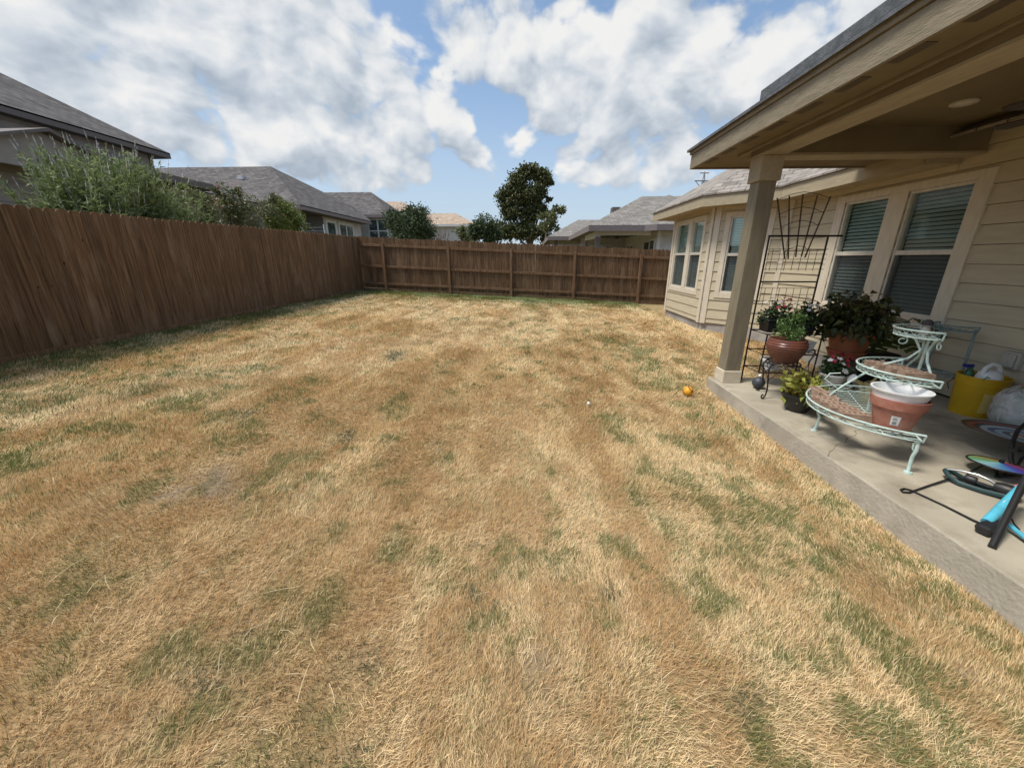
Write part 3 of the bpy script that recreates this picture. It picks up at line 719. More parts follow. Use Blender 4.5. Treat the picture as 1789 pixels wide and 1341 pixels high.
# bay slope meets the diagonal slope on a hip; the diagonal slope meets the main slope on a valley
kx = 0.7071
hipx = 7.2
Bc = Vector((BEX - .03, 9.03, RZ)); Bd = Vector((BEX - .03, 12.4, RZ))
Ac = Vector((EX - .03, 8.01, RZ))
def diagz(x, y): return RZ + K * ((x + y) - (BEX - .03 + 9.03)) * kx
def hip_pt(x):      # where RBAY(x) == diagz(x, y)
    y = (RBAY(x) - RZ) / (K * kx) + (BEX - .03 + 9.03) - x
    return Vector((x, y, RBAY(x)))
def val_pt(x):
    y = (RMAIN(x) - RZ) / (K * kx) + (BEX - .03 + 9.03) - x
    return Vector((x, y, RMAIN(x)))
hp = hip_pt(6.2); vp_ = val_pt(8.0)
far_top = Vector((5.6, 12.4 - (5.6 - BEX) * 0.55, RBAY(5.6)))
ridge_h = hip_pt(5.75)
planes = [
    ([(EX - .03, -7, RZ), (EX - .03, 8.01, RZ), tuple(val_pt(9.5)), (9.5, -7, RMAIN(9.5))], (0, 1, 0)),
    ([tuple(Ac), tuple(Bc), tuple(hip_pt(6.6)), tuple(val_pt(9.5))], (-1, 1, 0)),
    ([tuple(Bc), tuple(Bd), tuple(hip_pt(6.6) + Vector((0, 0.4, 0))), tuple(hip_pt(6.6))], (0, 1, 0)),
]
build_roof('roof', planes, M['shingle'], house, 0.03)

# patio cover
PY1 = 6.22; FX = 2.28; SZ = 2.83; BZ = 2.72
beamx0, beamx1 = 2.64, 2.88
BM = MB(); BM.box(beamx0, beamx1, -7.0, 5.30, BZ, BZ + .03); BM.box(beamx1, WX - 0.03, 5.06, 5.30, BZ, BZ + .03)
BM.build('beam_underside_lit', M['eave_tan'], house, bevel=0.004)  # pale slice of the beam: ground-bounced light on its underside, put into colour
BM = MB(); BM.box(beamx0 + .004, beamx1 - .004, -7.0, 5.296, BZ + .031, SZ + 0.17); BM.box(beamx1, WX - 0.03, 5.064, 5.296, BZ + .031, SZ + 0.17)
BM.build('patio_beam', M['soffit'], house)  # sides of the same beam, under-roof shade painted in with the dark soffit tone
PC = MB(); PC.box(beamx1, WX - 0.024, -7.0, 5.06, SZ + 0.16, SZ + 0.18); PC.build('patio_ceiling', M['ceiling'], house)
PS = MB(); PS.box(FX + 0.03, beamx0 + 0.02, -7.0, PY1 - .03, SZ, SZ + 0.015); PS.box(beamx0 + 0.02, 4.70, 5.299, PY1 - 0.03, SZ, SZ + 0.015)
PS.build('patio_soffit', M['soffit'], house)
for y in (5.80, 5.33, 4.86, 4.40, 3.94, 3.48, 3.02, 2.56, 2.1, 1.6):
    SV = MB(); SV.box(FX + 0.04, FX + 0.14, y - 0.13, y + 0.13, SZ - 0.004, SZ - 0.001); SV.build('soffit_vent', M['vent'], house)
SG = MB(); SG.box(beamx0 - 0.045, beamx0 - 0.002, -7, PY1 - 0.7, SZ - 0.025, SZ - 0.002); SG.build('soffit_moulding', M['fascia'], house)
PF = MB()
PF.box(FX, FX + 0.03, -7.0, PY1, SZ - 0.02, SZ + 0.16); PF.box(FX - 0.018, FX + 0.03, -7.0, PY1 + 0.018, SZ + 0.163, SZ + 0.235)
PF.box(FX + 0.03, 4.72, PY1 - 0.03, PY1, SZ - 0.02, SZ + 0.16); PF.box(FX + 0.03, 4.72, PY1 - 0.03, PY1 + 0.018, SZ + 0.163, SZ + 0.235)
PF.build('patio_fascia', M['fascia'], house, bevel=0.003)
rz = SZ + 0.25
def pr(x): return rz + 0.33 * (x - FX)
build_roof('patio_roof', [([(FX - .05, -7, pr(FX - .05)), (FX - .05, PY1 + .05, pr(FX - .05)), (5.6, PY1 + .05 - 2.2, pr(5.6)), (5.6, -7, pr(5.6))], (0, 1, 0)),
                          ([(FX - .05, PY1 + .05, pr(FX - .05)), (5.2, PY1 + .05, pr(FX - .05)), (5.6, PY1 - 2.15, pr(5.6))], (1, 0, 0))], M['shingle_edge'], house, 0.03)
RB = MB()
RB.hexa([(FX - .02, -7, rz - .0), (FX + .5, -7, rz + .16), (FX + .5, 4.55, rz + .16), (FX - .02, 4.55, rz)], [(FX - .02, -7, rz + .09), (FX + .5, -7, rz + .25), (FX + .5, 4.55, rz + .25), (FX - .02, 4.55, rz + .09)])
RB.build('raised_roof_edge', M['shingle_edge'], house, bevel=0.006)
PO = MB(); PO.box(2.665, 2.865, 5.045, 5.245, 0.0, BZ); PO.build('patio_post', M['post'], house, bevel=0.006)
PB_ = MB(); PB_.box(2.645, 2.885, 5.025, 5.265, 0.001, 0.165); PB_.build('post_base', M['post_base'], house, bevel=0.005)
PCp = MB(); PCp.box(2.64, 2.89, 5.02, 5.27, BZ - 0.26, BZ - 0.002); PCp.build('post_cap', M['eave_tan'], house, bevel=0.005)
# weatherproof outlet cover on the wall
OC = MB(); OC.box(WX - 0.075, WX - 0.01, 4.0, 4.16, 0.50, 0.68); OC.box(WX - 0.10, WX - 0.075, 4.02, 4.14, 0.52, 0.66)
oc = OC.build('outlet_cover', plain('outlet_grey', (0.42, 0.40, 0.35), 0.35), house, bevel=0.012, seg=2)

# ceiling light and fan under the patio roof
lp = onz(1685, 178, SZ + 0.16)
cl = thing('ceiling_light', 'flat round flush light on the patio ceiling', 'ceiling light', (lp.x, lp.y, SZ + 0.16))
a = MB(); a.lathe([(0.0, 0.0), (0.1, 0.0), (0.1, -0.012), (0.085, -0.018), (0.06, -0.012), (0.0, -0.012)], 32, (lp.x, lp.y, SZ + 0.158)); a.build('trim_ring', plain('light_trim', (0.5, 0.45, 0.36), 0.4), cl, smooth=True)
a = MB(); a.lathe([(0.0, 0.0), (0.058, 0.0), (0.05, -0.004), (0.0, -0.005)], 24, (lp.x, lp.y, SZ + 0.146)); a.build('diffuser', plain('light_lens', (0.62, 0.58, 0.5), 0.3), cl, smooth=True)
fc = Vector((4.35, 3.55, 2.72))
fan = thing('ceiling_fan', 'dark ceiling fan under the patio roof, only blade tips in view', 'ceiling fan', fc)
fm = plain('fan_bronze', (0.05, 0.038, 0.026), 0.5)
a = MB(); a.lathe([(0, .27), (.06, .27), (.06, .22), (.015, .2), (.015, .08), (.09, .06), (.11, .0), (.09, -.05), (0, -.06)], 24, fc); a.build('motor', fm, fan, smooth=True)
for k in range(5):
    an = R(172 + 72 * k); u = Vector((math.cos(an), math.sin(an), 0)); v = Vector((-u.y, u.x, 0.12))
    b = MB(); b.prism([fc + u * .1 - v * .03, fc + u * .2 - v * .06, fc + u * .62 - v * .07, fc + u * .66 - v * .03, fc + u * .66 + v * .03, fc + u * .62 + v * .07, fc + u * .2 + v * .06, fc + u * .1 + v * .03], (0, 0, 0.01))
    b.build('blade', fm, fan)

# ------------------------------------------------------------------ fences
def picket(mb, P, u, n, w, z0, z1, th=0.016):
    """dog-eared board: along u, outward n"""
    P, u, n = Vector(P), Vector(u), Vector(n)
    c = 0.040
    out2 = [(0, z0), (w, z0), (w, z1 - c), (w - c * .35, z1 - c * .3), (w - c, z1), (c, z1), (c * .35, z1 - c * .3), (0, z1 - c)]
    mb.prism([Vector((P.x + u.x * a, P.y + u.y * a, z)) for a, z in out2], n * th)
lf = thing('fence', 'brown stained board fence, smooth side to the lawn, running along the left', 'fence', (-6.2, 8, 0.43))
pk = MB(); kick = MB(); rails = MB()
y = 0.2
u = Vector((FENCE_X1 - FENCE_X0, BACK_Y, 0)).normalized(); nL = Vector((u.y, -u.x, 0))
while y < BACK_Y - 0.02:
    w = 0.138 + random.uniform(-.003, .003); x = float(fence_x(y)); zb = float(gz(x + .1, y)); zt = 2.20 + 0.018 * (y - 4) + random.uniform(-.008, .008)
    if y < 4: zt = 2.20 + random.uniform(-.008, .008)
    yw = min(w, BACK_Y - 0.02 - y)
    picket(pk, (x + random.uniform(-.004, .004), y, 0), u, nL, yw, zb + 0.05 + random.uniform(-.01, .01), zt)
    y += w + random.uniform(0.002, 0.006)
pk.build('picket_panel', M['fence'], lf)
y = 0.2
while y < BACK_Y - 0.1:
    y2 = min(y + 2.4, BACK_Y - 0.05); x1, x2 = float(fence_x(y)), float(fence_x(y2)); zb = float(gz(x1 + .1, y)) - 0.05
    kick.obox((x1 + .018, y, zb), (x2 - x1, y2 - y - 0.006, 0), nL * 0.014, (0, 0, 0.145)); y = y2
kick.build('kick_board', M['fence_rail'], lf)
for h in (0.35, 1.0, 1.6):
    r = MB(); r.obox((float(fence_x(0.2)) - .003, 0.2, .43 + h), (FENCE_X1 - FENCE_X0, BACK_Y - 0.3, 0.1), -nL * 0.04, (0, 0, 0.09)); r.build('rail', M['fence_rail'], lf)
for k in range(7):
    yy = 0.6 + 2.35 * k; xx = float(fence_x(yy)); p = MB(); p.box(xx - 0.135, xx - 0.048, yy, yy + 0.09, .2, 2.1); p.build('post', M['fence_rail'], lf)

bf = thing('fence', 'brown wooden fence across the back with rails and posts facing the lawn', 'fence', (-.5, BACK_Y, 0.2))
XL, XR = FENCE_X1, 6.3
def btop(x): return 2.40 + (x - XL) * (1.90 - 2.40) / (5.3 - XL)
pk = MB(); x = XL + 0.005
while x < XR:
    w = 0.138 + random.uniform(-.003, .003)
    picket(pk, (x, BACK_Y + random.uniform(-.004, .004), 0), (1, 0, 0), (0, 1, 0), w, float(gz(x, BACK_Y)) + 0.11, btop(x) + random.uniform(-.012, .012))
    x += w + (random.uniform(0.0006, 0.0014) if random.random() < .93 else random.uniform(0.002, 0.0035))
pk.build('picket_panel', M['fence'], bf)
kb = MB(); kb.hexa([(XL, BACK_Y - .024, btop(XL) - 2.12), (XR, BACK_Y - .024, btop(XR) - 2.12), (XR, BACK_Y - .003, btop(XR) - 2.12), (XL, BACK_Y - .003, btop(XL) - 2.12)],
                   [(XL, BACK_Y - .024, btop(XL) - 1.86), (XR, BACK_Y - .024, btop(XR) - 1.86), (XR, BACK_Y - .003, btop(XR) - 1.86), (XL, BACK_Y - .003, btop(XL) - 1.86)])
kb.build('kick_board', M['fence_rail'], bf)
posts_x = [-5.5, -3.02, -.66, 1.71, 4.15]
edges = [XL + .02] + posts_x + [XR]
for dz in (0.24, 0.99, 1.63):
    for i in range(len(edges) - 1):
        a_, b_ = edges[i] + (.047 if i else 0), edges[i + 1] - .047
        r = MB(); y0, y1 = BACK_Y - 0.045, BACK_Y - 0.006
        z0, z1 = btop(a_) - dz, btop(b_) - dz
        r.hexa([(a_, y0, z0 - .09), (b_, y0, z1 - .09), (b_, y1, z1 - .09), (a_, y1, z0 - .09)], [(a_, y0, z0), (b_, y0, z1), (b_, y1, z1), (a_, y1, z0)])
        r.build('rail', M['fence_rail'], bf, bevel=0.004)
for x in posts_x:
    p = MB(); p.box(x - .046, x + .046, BACK_Y - 0.098, BACK_Y - 0.008, float(gz(x, BACK_Y)) - .2, btop(x) - 0.20); p.build('post', M['fence_rail'], bf, bevel=0.004)
#@@SPLIT
#@@PART2
# ------------------------------------------------------------------ foliage helpers
def leaf_mesh(name, pts, dirs, lens, wids, mat, parent=None, fold=0.25, droop=0.0, ups=None, shape=0.45):
    """many small leaves: each four points folded along the midrib (base, left, tip, right)"""
    pts = np.asarray(pts, float); d = np.asarray(dirs, float); d /= np.linalg.norm(d, axis=1, keepdims=True) + 1e-9
    n = len(pts); lens = np.broadcast_to(lens, n)[:, None]; wids = np.broadcast_to(wids, n)[:, None]
    if ups is None: ups = rng.normal(size=(n, 3)) + np.array([0, 0, 0.8])
    s = np.cross(d, ups); s /= np.linalg.norm(s, axis=1, keepdims=True) + 1e-9
    nn = np.cross(s, d)
    base = pts; tip = pts + d * lens + np.array([0, 0, -1.0]) * droop * lens
    mid = pts + d * lens * shape
    l = mid + s * wids * .5 + nn * wids * fold; r = mid - s * wids * .5 + nn * wids * fold
    V = np.stack([base, l, tip, r], 1).reshape(-1, 3)
    i = np.arange(n) * 4
    F = np.stack([np.stack([i, i + 3, i + 2], 1), np.stack([i, i + 2, i + 1], 1)], 1).reshape(-1, 3)
    return raw_mesh(name, V, F, mat, parent)
def raw_mesh(name, V, F, mat, parent=None):
    me = bpy.data.meshes.new(name)
    nv, nf, k = len(V), len(F), F.shape[1]
    me.vertices.add(nv); me.vertices.foreach_set('co', V.astype(np.float32).ravel())
    me.loops.add(nf * k); me.loops.foreach_set('vertex_index', F.astype(np.int32).ravel())
    me.polygons.add(nf); me.polygons.foreach_set('loop_start', np.arange(0, nf * k, k, dtype=np.int32))
    me.update(); me.validate()
    if mat: me.materials.append(mat)
    o = bpy.data.objects.new(name, me); col.objects.link(o)
    if parent is not None: o.parent = parent; o.matrix_parent_inverse = parent_matrix(parent).inverted()
    return o
def ball_pts(n, c, r, shell=0.55):
    v = rng.normal(size=(n, 3)); v /= np.linalg.norm(v, axis=1, keepdims=True)
    rad = (shell ** 3 + (1 - shell ** 3) * rng.random(n)) ** (1 / 3)
    return np.asarray(c) + v * rad[:, None] * np.asarray(r), v
def tree(name, label, cat, base, lobes, nleaf, leaf, mat, bark, trunk_r=0.2, group=None, wid=0.6, shell=0.35, limbs=True, gapseed=5, extra=None):
    """lobes: (centre, radii, weight). leaves gather in clumps inside each lobe so that gaps open between them"""
    t = thing(name, label, cat, base, group)
    P = []; D = []
    tw = sum(l[2] for l in lobes)
    for (c, r, w) in lobes:
        k = int(nleaf * w / tw); nc = max(4, k // 45)
        cc, cv = ball_pts(nc, c, np.asarray(r) * 0.9, shell)
        cs = np.mean(r) * (0.16 + 0.16 * rng.random(nc))
        which = rng.integers(0, nc, k)
        off = rng.normal(size=(k, 3)) * cs[which][:, None] * np.array([1, 1, 0.7])
        P.append(cc[which] + off); D.append(cv[which] * 0.6 + rng.normal(size=(k, 3)) * 0.8)
    P = np.concatenate(P); D = np.concatenate(D)
    leaf_mesh('crown', P, D, leaf * (0.6 + 0.8 * rng.random(len(P))), leaf * wid * (0.6 + 0.8 * rng.random(len(P))), mat, t)
    tb = MB(); b = Vector(base)
    top = Vector(lobes[0][0])
    mid = b.lerp(top, 0.5) + Vector((random.uniform(-.2, .2), 0, 0)) * trunk_r * 4
    tb.tube([b - Vector((0, 0, .3)), b.lerp(mid, .5), mid, mid.lerp(top, .6)], [trunk_r * 1.3, trunk_r, trunk_r * .75, trunk_r * .4], 8)
    if limbs:
        for (c, r, w) in lobes[1:]:
            s = b.lerp(mid, random.uniform(.5, 1)); e = Vector(c)
            tb.tube([s, s.lerp(e, .5) + Vector((0, 0, .1 * (e - s).length)), e], [trunk_r * .5, trunk_r * .33, trunk_r * .14], 6)
    if extra: extra(tb)
    tb.build('trunk', bark, t, smooth=True)
    return t
M['bark'] = vary('bark', (0.10, 0.08, 0.06), (0.2, 0.165, 0.13), 8, 0.9, 6, 0.1, bump=0.6, bscale=20, stretch=(1, 1, .3))
M['bark_pale'] = vary('bark_pale', (0.2, 0.17, 0.13), (0.33, 0.28, 0.22), 8, 0.9, 6, 0.1, bump=0.4, bscale=20, stretch=(1, 1, .3))
M['oak_leaf'] = leafmat('oak_leaf', [(0.04, 0.052, 0.018), (0.075, 0.092, 0.032), (0.12, 0.13, 0.048), (0.16, 0.135, 0.06)], 0.5, 0.15)
M['dark_leaf'] = leafmat('dark_leaf', [(0.036, 0.056, 0.024), (0.065, 0.095, 0.04), (0.10, 0.13, 0.055)], 0.5, 0.15)
M['myrtle_leaf'] = leafmat('myrtle_leaf', [(0.06, 0.09, 0.032), (0.11, 0.145, 0.052), (0.18, 0.19, 0.075), (0.26, 0.18, 0.10)], 0.4, 0.2, 0.5)
M['yellow_leaf'] = leafmat('yellow_green_leaf', [(0.09, 0.13, 0.03), (0.15, 0.2, 0.045), (0.21, 0.22, 0.06)], 0.45, 0.25)
M['sage_leaf'] = leafmat('sage_leaf', [(0.11, 0.15, 0.055), (0.17, 0.22, 0.08), (0.25, 0.30, 0.125), (0.33, 0.37, 0.21)], 0.6, 0.35)
M['spike'] = leafmat('pale_flower_spike', [(0.32, 0.35, 0.27), (0.44, 0.45, 0.40), (0.52, 0.50, 0.52)], 0.7, 0.3)
M['pink'] = leafmat('pink_flower', [(0.45, 0.12, 0.16), (0.55, 0.22, 0.24), (0.5, 0.3, 0.25)], 0.6, 0.3)

# ------------------------------------------------------------------ neighbouring houses
M['grey_siding'] = vary('grey_siding', (0.29, 0.26, 0.235), (0.34, 0.305, 0.275), 3, 0.75, 4, 0.2)
M['grey_trim'] = plain('grey_brown_trim', (0.135, 0.115, 0.105), 0.7)
M['blue_siding'] = vary('bluegrey_siding', (0.25, 0.25, 0.26), (0.30, 0.30, 0.31), 3, 0.75, 4, 0.2)
M['white_trim'] = plain('white_trim', (0.62, 0.61, 0.60), 0.5)
M['white_siding'] = vary('pale_siding', (0.46, 0.44, 0.42), (0.53, 0.51, 0.49), 3, 0.7, 4, 0.2)
M['mauve_trim'] = plain('mauve_brown_trim', (0.19, 0.155, 0.15), 0.65)
M['shingle_grey'] = shinglemat('grey_shingle', (0.095, 0.087, 0.084), (0.155, 0.143, 0.137), (0.05, 0.045, 0.043), 0.2)
M['shingle_lite'] = shinglemat('weathered_shingle', (0.185, 0.17, 0.15), (0.27, 0.25, 0.225), (0.09, 0.083, 0.073), 0.2)
M['shingle_tan'] = shinglemat('tan_shingle', (0.36, 0.27, 0.20), (0.47, 0.37, 0.28), (0.25, 0.19, 0.14), 0.25)
M['dark_glass'] = glassmat('far_window_glass', (0.25, 0.3, 0.3), 0.12)
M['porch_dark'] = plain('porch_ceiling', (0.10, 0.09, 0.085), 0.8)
def slope(poly, d): return (poly, d)
def hip(x0, x1, y0, y1, ze, k, ridge='y'):
    """four slopes of a hip roof over a rectangle, eaves at ze"""
    if ridge == 'y':
        h = (x1 - x0) / 2; xm = (x0 + x1) / 2; zr = ze + k * h
        a, b = (xm, y0 + h, zr), (xm, y1 - h, zr)
        return [([(x0, y0, ze), (x1, y0, ze), a], (1, 0, 0)), ([(x1, y0, ze), (x1, y1, ze), b, a], (0, 1, 0)),
                ([(x1, y1, ze), (x0, y1, ze), b], (1, 0, 0)), ([(x0, y1, ze), (x0, y0, ze), a, b], (0, 1, 0))]
    h = (y1 - y0) / 2; ym = (y0 + y1) / 2; zr = ze + k * h
    a, b = (x0 + h, ym, zr), (x1 - h, ym, zr)
    return [([(x0, y0, ze), (x1, y0, ze), b, a], (1, 0, 0)), ([(x1, y0, ze), (x1, y1, ze), b], (0, 1, 0)),
            ([(x1, y1, ze), (x0, y1, ze), a, b], (1, 0, 0)), ([(x0, y1, ze), (x0, y0, ze), a], (0, 1, 0))]
def eave_ring(x0, x1, y0, y1, ze, root, mat, soff, h=0.2, ov=0.5):
    f = MB(); t = 0.03
    f.box(x0, x1, y0, y0 + t, ze - h, ze); f.box(x0, x1, y1 - t, y1, ze - h, ze); f.box(x0, x0 + t, y0 + t, y1 - t, ze - h, ze); f.box(x1 - t, x1, y0 + t, y1 - t, ze - h, ze)
    f.build('fascia', mat, root)
    s = MB(); s.box(x0 + t, x1 - t, y0 + t, y1 - t, ze - h + .03, ze - h + .05); s.build('soffit', soff, root)
def far_window(root, P, u, n, a0, a1, z0, z1, mulls=1, trim=0.09, tm=None, rail=True):
    f = MB(); tm = tm or M['white_trim']
    bar(f, P, u, n, a0 - trim, a0, z0 - trim, z1 + trim, 0, .062); bar(f, P, u, n, a1, a1 + trim, z0 - trim, z1 + trim, 0, .062)
    bar(f, P, u, n, a0, a1, z1, z1 + trim, 0, .062); bar(f, P, u, n, a0, a1, z0 - trim, z0, 0, .062)
    for k in range(1, mulls):
        c = a0 + (a1 - a0) * k / mulls; bar(f, P, u, n, c - .06, c + .06, z0, z1, 0, .062)
    if rail: 
        for k in range(mulls):
            c0 = a0 + (a1 - a0) * k / mulls + (.06 if k else 0); c1 = a0 + (a1 - a0) * (k + 1) / mulls - (.06 if k < mulls - 1 else 0)
            zc = (z0 + z1) / 2; bar(f, P, u, n, c0, c1, zc - .04, zc + .04, 0, .05)
    w = f.build('window', tm, root)
    g = MB(); bar(g, P, u, n, a0, a1, z0, z1, 0.026, 0.032); g.build('pane', M['far_pane'], w)
M['far_pane'] = vary('far_window_pane', (0.03, 0.04, 0.042), (0.10, 0.14, 0.145), 1.2, 0.08, 3, 0.8, stretch=(1, 1, 2.5))
UX = Vector((1, 0, 0)); PX = Vector((1, 0, 0)); NY = Vector((0, -1, 0))

# two storey house on the left: upper floor set back, lower skirt roof
h1 = thing('house', 'dark grey two storey house with shingled hip roof behind the feathery shrub on the left', 'house', (-16, 14, 1.3))
ex, ey0, ey1, ez = -16.0, 2.0, 18.6, 6.05
w = MB(); lap_wall(w, (-16.5, 2.5, 0), UY, PX, 15.6, 1.0, 6.0, lap=0.21); lap_wall(w, (-24, 18.1, 0), UX, Vector((0, 1, 0)), 7.5, 1.0, 6.0)
w.build('upper_wall', M['grey_siding'], h1)
w = MB(); bar(w, (-16.5, 18.1, 0), UY, PX, -0.12, 0.03, 4.5, 6.0, 0, .05); w.build('corner_board', M['grey_trim'], h1)
w = MB(); w.box(-30, -16.53, 2.5, 18.07, 1.0, 6.0); w.build('wall_core', M['grey_siding'], h1)
build_roof('roof', hip(-33, ex, ey0, ey1, ez, 0.62, 'y'), M['shingle_grey'], h1, .05)
eave_ring(-33, ex, ey0, ey1, ez, h1, M['grey_trim'], M['grey_trim'], 0.22)
sk = [([(-11.0, 2, 4.05), (-11.0, 14.3, 4.05), (-16.4, 18.3, 5.2), (-16.4, 2, 5.2)], (0, 1, 0)), ([(-11.0, 14.3, 4.05), (-16.4, 18.3, 5.2), (-16.4, 14.3, 4.05)], (1, 0, 0))]
build_roof('lower_roof', sk, M['shingle_grey'], h1, .05)
f = MB(); f.box(-11.0, -10.97, 2, 14.33, 3.85, 4.04); f.box(-16.4, -11.0, 14.30, 14.33, 3.85, 4.04); f.build('lower_fascia', M['grey_trim'], h1)
f = MB(); f.box(-16.4, -11.02, 2, 14.28, 3.87, 3.89); f.build('lower_soffit', M['porch_dark'], h1)
w = MB(); lap_wall(w, (-11.6, 2.0, 0), UY, PX, 11.8, 0.5, 3.87, lap=0.21); w.build('lower_wall', M['grey_siding'], h1)
# gable over the lower floor near the left edge of the view
gp = [(-10.9, 5.2, 4.15), (-10.9, 9.4, 4.05), (-10.9, 7.6, 4.95)]
build_roof('gable_roof', [([(-10.75, 6.6, 3.38), (-10.75, 9.4, 4.38), (-15.0, 9.4, 4.38), (-15.0, 6.6, 3.38)], (1, 0, 0)), ([(-10.75, 12.2, 3.38), (-10.75, 9.4, 4.38), (-15, 9.4, 4.38), (-15, 12.2, 3.38)], (1, 0, 0))], M['grey_trim'], h1, .07)
w = MB(); w.prism([(-10.95, 7.0, 3.5), (-10.95, 11.8, 3.5), (-10.95, 9.4, 4.29)], (-.1, 0, 0)); w.build('gable_wall', M['grey_siding'], h1)
vt = ony(139, 200, 14.0)
p = MB(); vx = -19.3; p.tube([(vx, 14.3, 7.8), (vx, 14.3, 8.95)], 0.05, 8); p.build('vent_pipe', M['grey_trim'], h1)

# long grey house with porch and white framed windows
h2 = thing('house', 'long blue grey house with hip roofs, dark porch and white framed windows beyond the fence', 'house', (-14, 24, 1.3))
ze = 4.25
r = []
R1 = (-26, 26.2, 6.85)                   # ridge of the main hip
build_roof('roof', [([(-13.5, 14.5, ze), (-13.5, 20.9, ze), (-16.1, 26.0, 7.05), (-22.5, 26.0, 7.05), (-24, 14.5, ze)], (1, 0, 0)),
                    ([(-13.5, 20.9, ze), (-11.75, 20.9, ze), (-11.75, 30.2, ze), (-13.6, 32.0, 5.4), (-16.1, 26.0, 7.05)], (0, 1, 0)),
                    ([(-22.5, 26.0, 7.05), (-16.1, 26.0, 7.05), (-13.6, 32.0, 5.4), (-25, 36, ze)], (1, 0, 0))], M['shingle_grey'], h2, .05)
f = MB(); f.box(-13.53, -13.5, 14.5, 20.9, ze - .22, ze - .005); f.box(-13.5, -11.75, 20.87, 20.9, ze - .22, ze - .005); f.box(-11.78, -11.75, 20.9, 30.2, ze - .22, ze - .005); f.build('fascia', M['mauve_trim'], h2)
f = MB(); f.box(-16, -11.8, 20.92, 30.0, ze - .2, ze - .18); f.box(-16, -13.55, 14.6, 20.92, ze - .2, ze - .18); f.build('soffit', M['porch_dark'], h2)
w = MB(); lap_wall(w, (-14.2, 14.6, 0), UY, PX, 6.9, 1.0, ze - .2); lap_wall(w, (-14.9, 24.6, 0), UX, NY, 2.3, 1.0, ze - .2); lap_wall(w, (-14.9, 21.5, 0), UY, PX, 3.1, 1.0, ze - .2)
w.build('wall', M['blue_siding'], h2)
w = MB(); lap_wall(w, (-12.55, 24.6, 0), UY, PX, 5.4, 1.0, ze - .2); w.build('bay_wall', M['white_siding'], h2)
p = MB(); p.box(-12.15, -11.98, 21.1, 21.27, 1.0, ze - .2); p.build('porch_post', M['white_trim'], h2)
far_window(h2, (-12.55, 24.6, 0), UY, PX, .35, 1.35, 2.15, 3.75, 1, .2)
far_window(h2, (-12.55, 24.6, 0), UY, PX, 2.0, 3.9, 2.15, 3.75, 2, .2)
for px, py in ((425, 310), (486, 334)):
    q = ony(px, py, 24.3 if px < 450 else 23.2); b = MB(); b.box(q.x - .15, q.x + .15, q.y - .3, q.y + .1, q.z - .15, q.z + .06); b.build('roof_vent', M['white_trim'], h2)
wz = 4.85
build_roof('wing_roof', [([(-14.5, 31.5, wz), (-10.7, 31.5, wz), (-13.4, 35.0, 6.95), (-19.5, 35.0, 6.95), (-19.5, 31.5, wz)], (1, 0, 0)), ([(-10.7, 31.5, wz), (-10.7, 38.5, wz), (-13.4, 35.0, 6.95)], (0, 1, 0)),
                         ([(-10.7, 38.5, wz), (-19.5, 38.5, wz), (-19.5, 35.0, 6.95), (-13.4, 35.0, 6.95)], (1, 0, 0))], M['shingle_grey'], h2, .05)
f = MB(); f.box(-19.5, -10.7, 31.47, 31.5, wz - .22, wz - .005); f.box(-10.73, -10.7, 31.5, 38.5, wz - .22, wz - .005); f.build('wing_fascia', M['mauve_trim'], h2)
w = MB(); lap_wall(w, (-16, 32, 0), UX, NY, 4.9, 1.2, wz - .15); lap_wall(w, (-11.1, 32, 0), UY, PX, 6, 1.2, wz - .15); w.build('wing_wall', M['white_siding'], h2)
far_window(h2, (-16, 32, 0), UX, NY, 3.35, 4.75, 2.9, 4.5, 2, .12)

# tan roofed houses far away
for i, (lab, pl, pr_, pe, pt_, prx, y0, dep) in enumerate([('tan roofed house farthest beyond the fence, its roof falling away behind the round shrub', 610, 775, 394, 352, (660, 702), 60, 9), ('far tan roofed house in front of the other tan roof, white windows under it', 722, 832, 392, 373, (752, 796), 48, 7)]):
    x0, x1 = ony(pl, pe, y0).x, ony(pr_, pe, y0).x; zt = ony(700, pe, y0).z; ym = y0 + dep / 2; zr = ony(700, pt_, ym).z; ra, rb = ony(prx[0], pt_, ym).x, ony(prx[1], pt_, ym).x
    h = thing('house', lab, 'house', ((x0 + x1) / 2, y0, 1), 'tan roofed houses in the distance')
    A_, B_ = (ra, ym, zr), (rb, ym, zr)
    build_roof('roof', [([(x0, y0, zt), (x1, y0, zt), B_, A_], (1, 0, 0)), ([(x1, y0, zt), (x1, y0 + dep, zt), B_], (0, 1, 0)), ([(x1, y0 + dep, zt), (x0, y0 + dep, zt), A_, B_], (1, 0, 0)), ([(x0, y0 + dep, zt), (x0, y0, zt), A_], (0, 1, 0))], M['shingle_tan'], h, .06)
    w = MB(); w.box(x0 + .5, x1 - .5, y0 + .5, y0 + dep - .5, .5, zt - .1); w.build('wall', M['white_siding'], h)
    f = MB(); f.box(x0, x1, y0 - .03, y0, zt - .25, zt - .01); f.build('fascia', M['white_trim'], h)
    L_ = x1 - x0
    far_window(h, (x0 + .5, y0 + .5, 0), UX, NY, L_ * .32, L_ * .32 + 1.2, 2.0, 3.4, 2, .15); far_window(h, (x0 + .5, y0 + .5, 0), UX, NY, L_ * .62, L_ * .62 + 1.0, 2.0, 3.4, 1, .15)

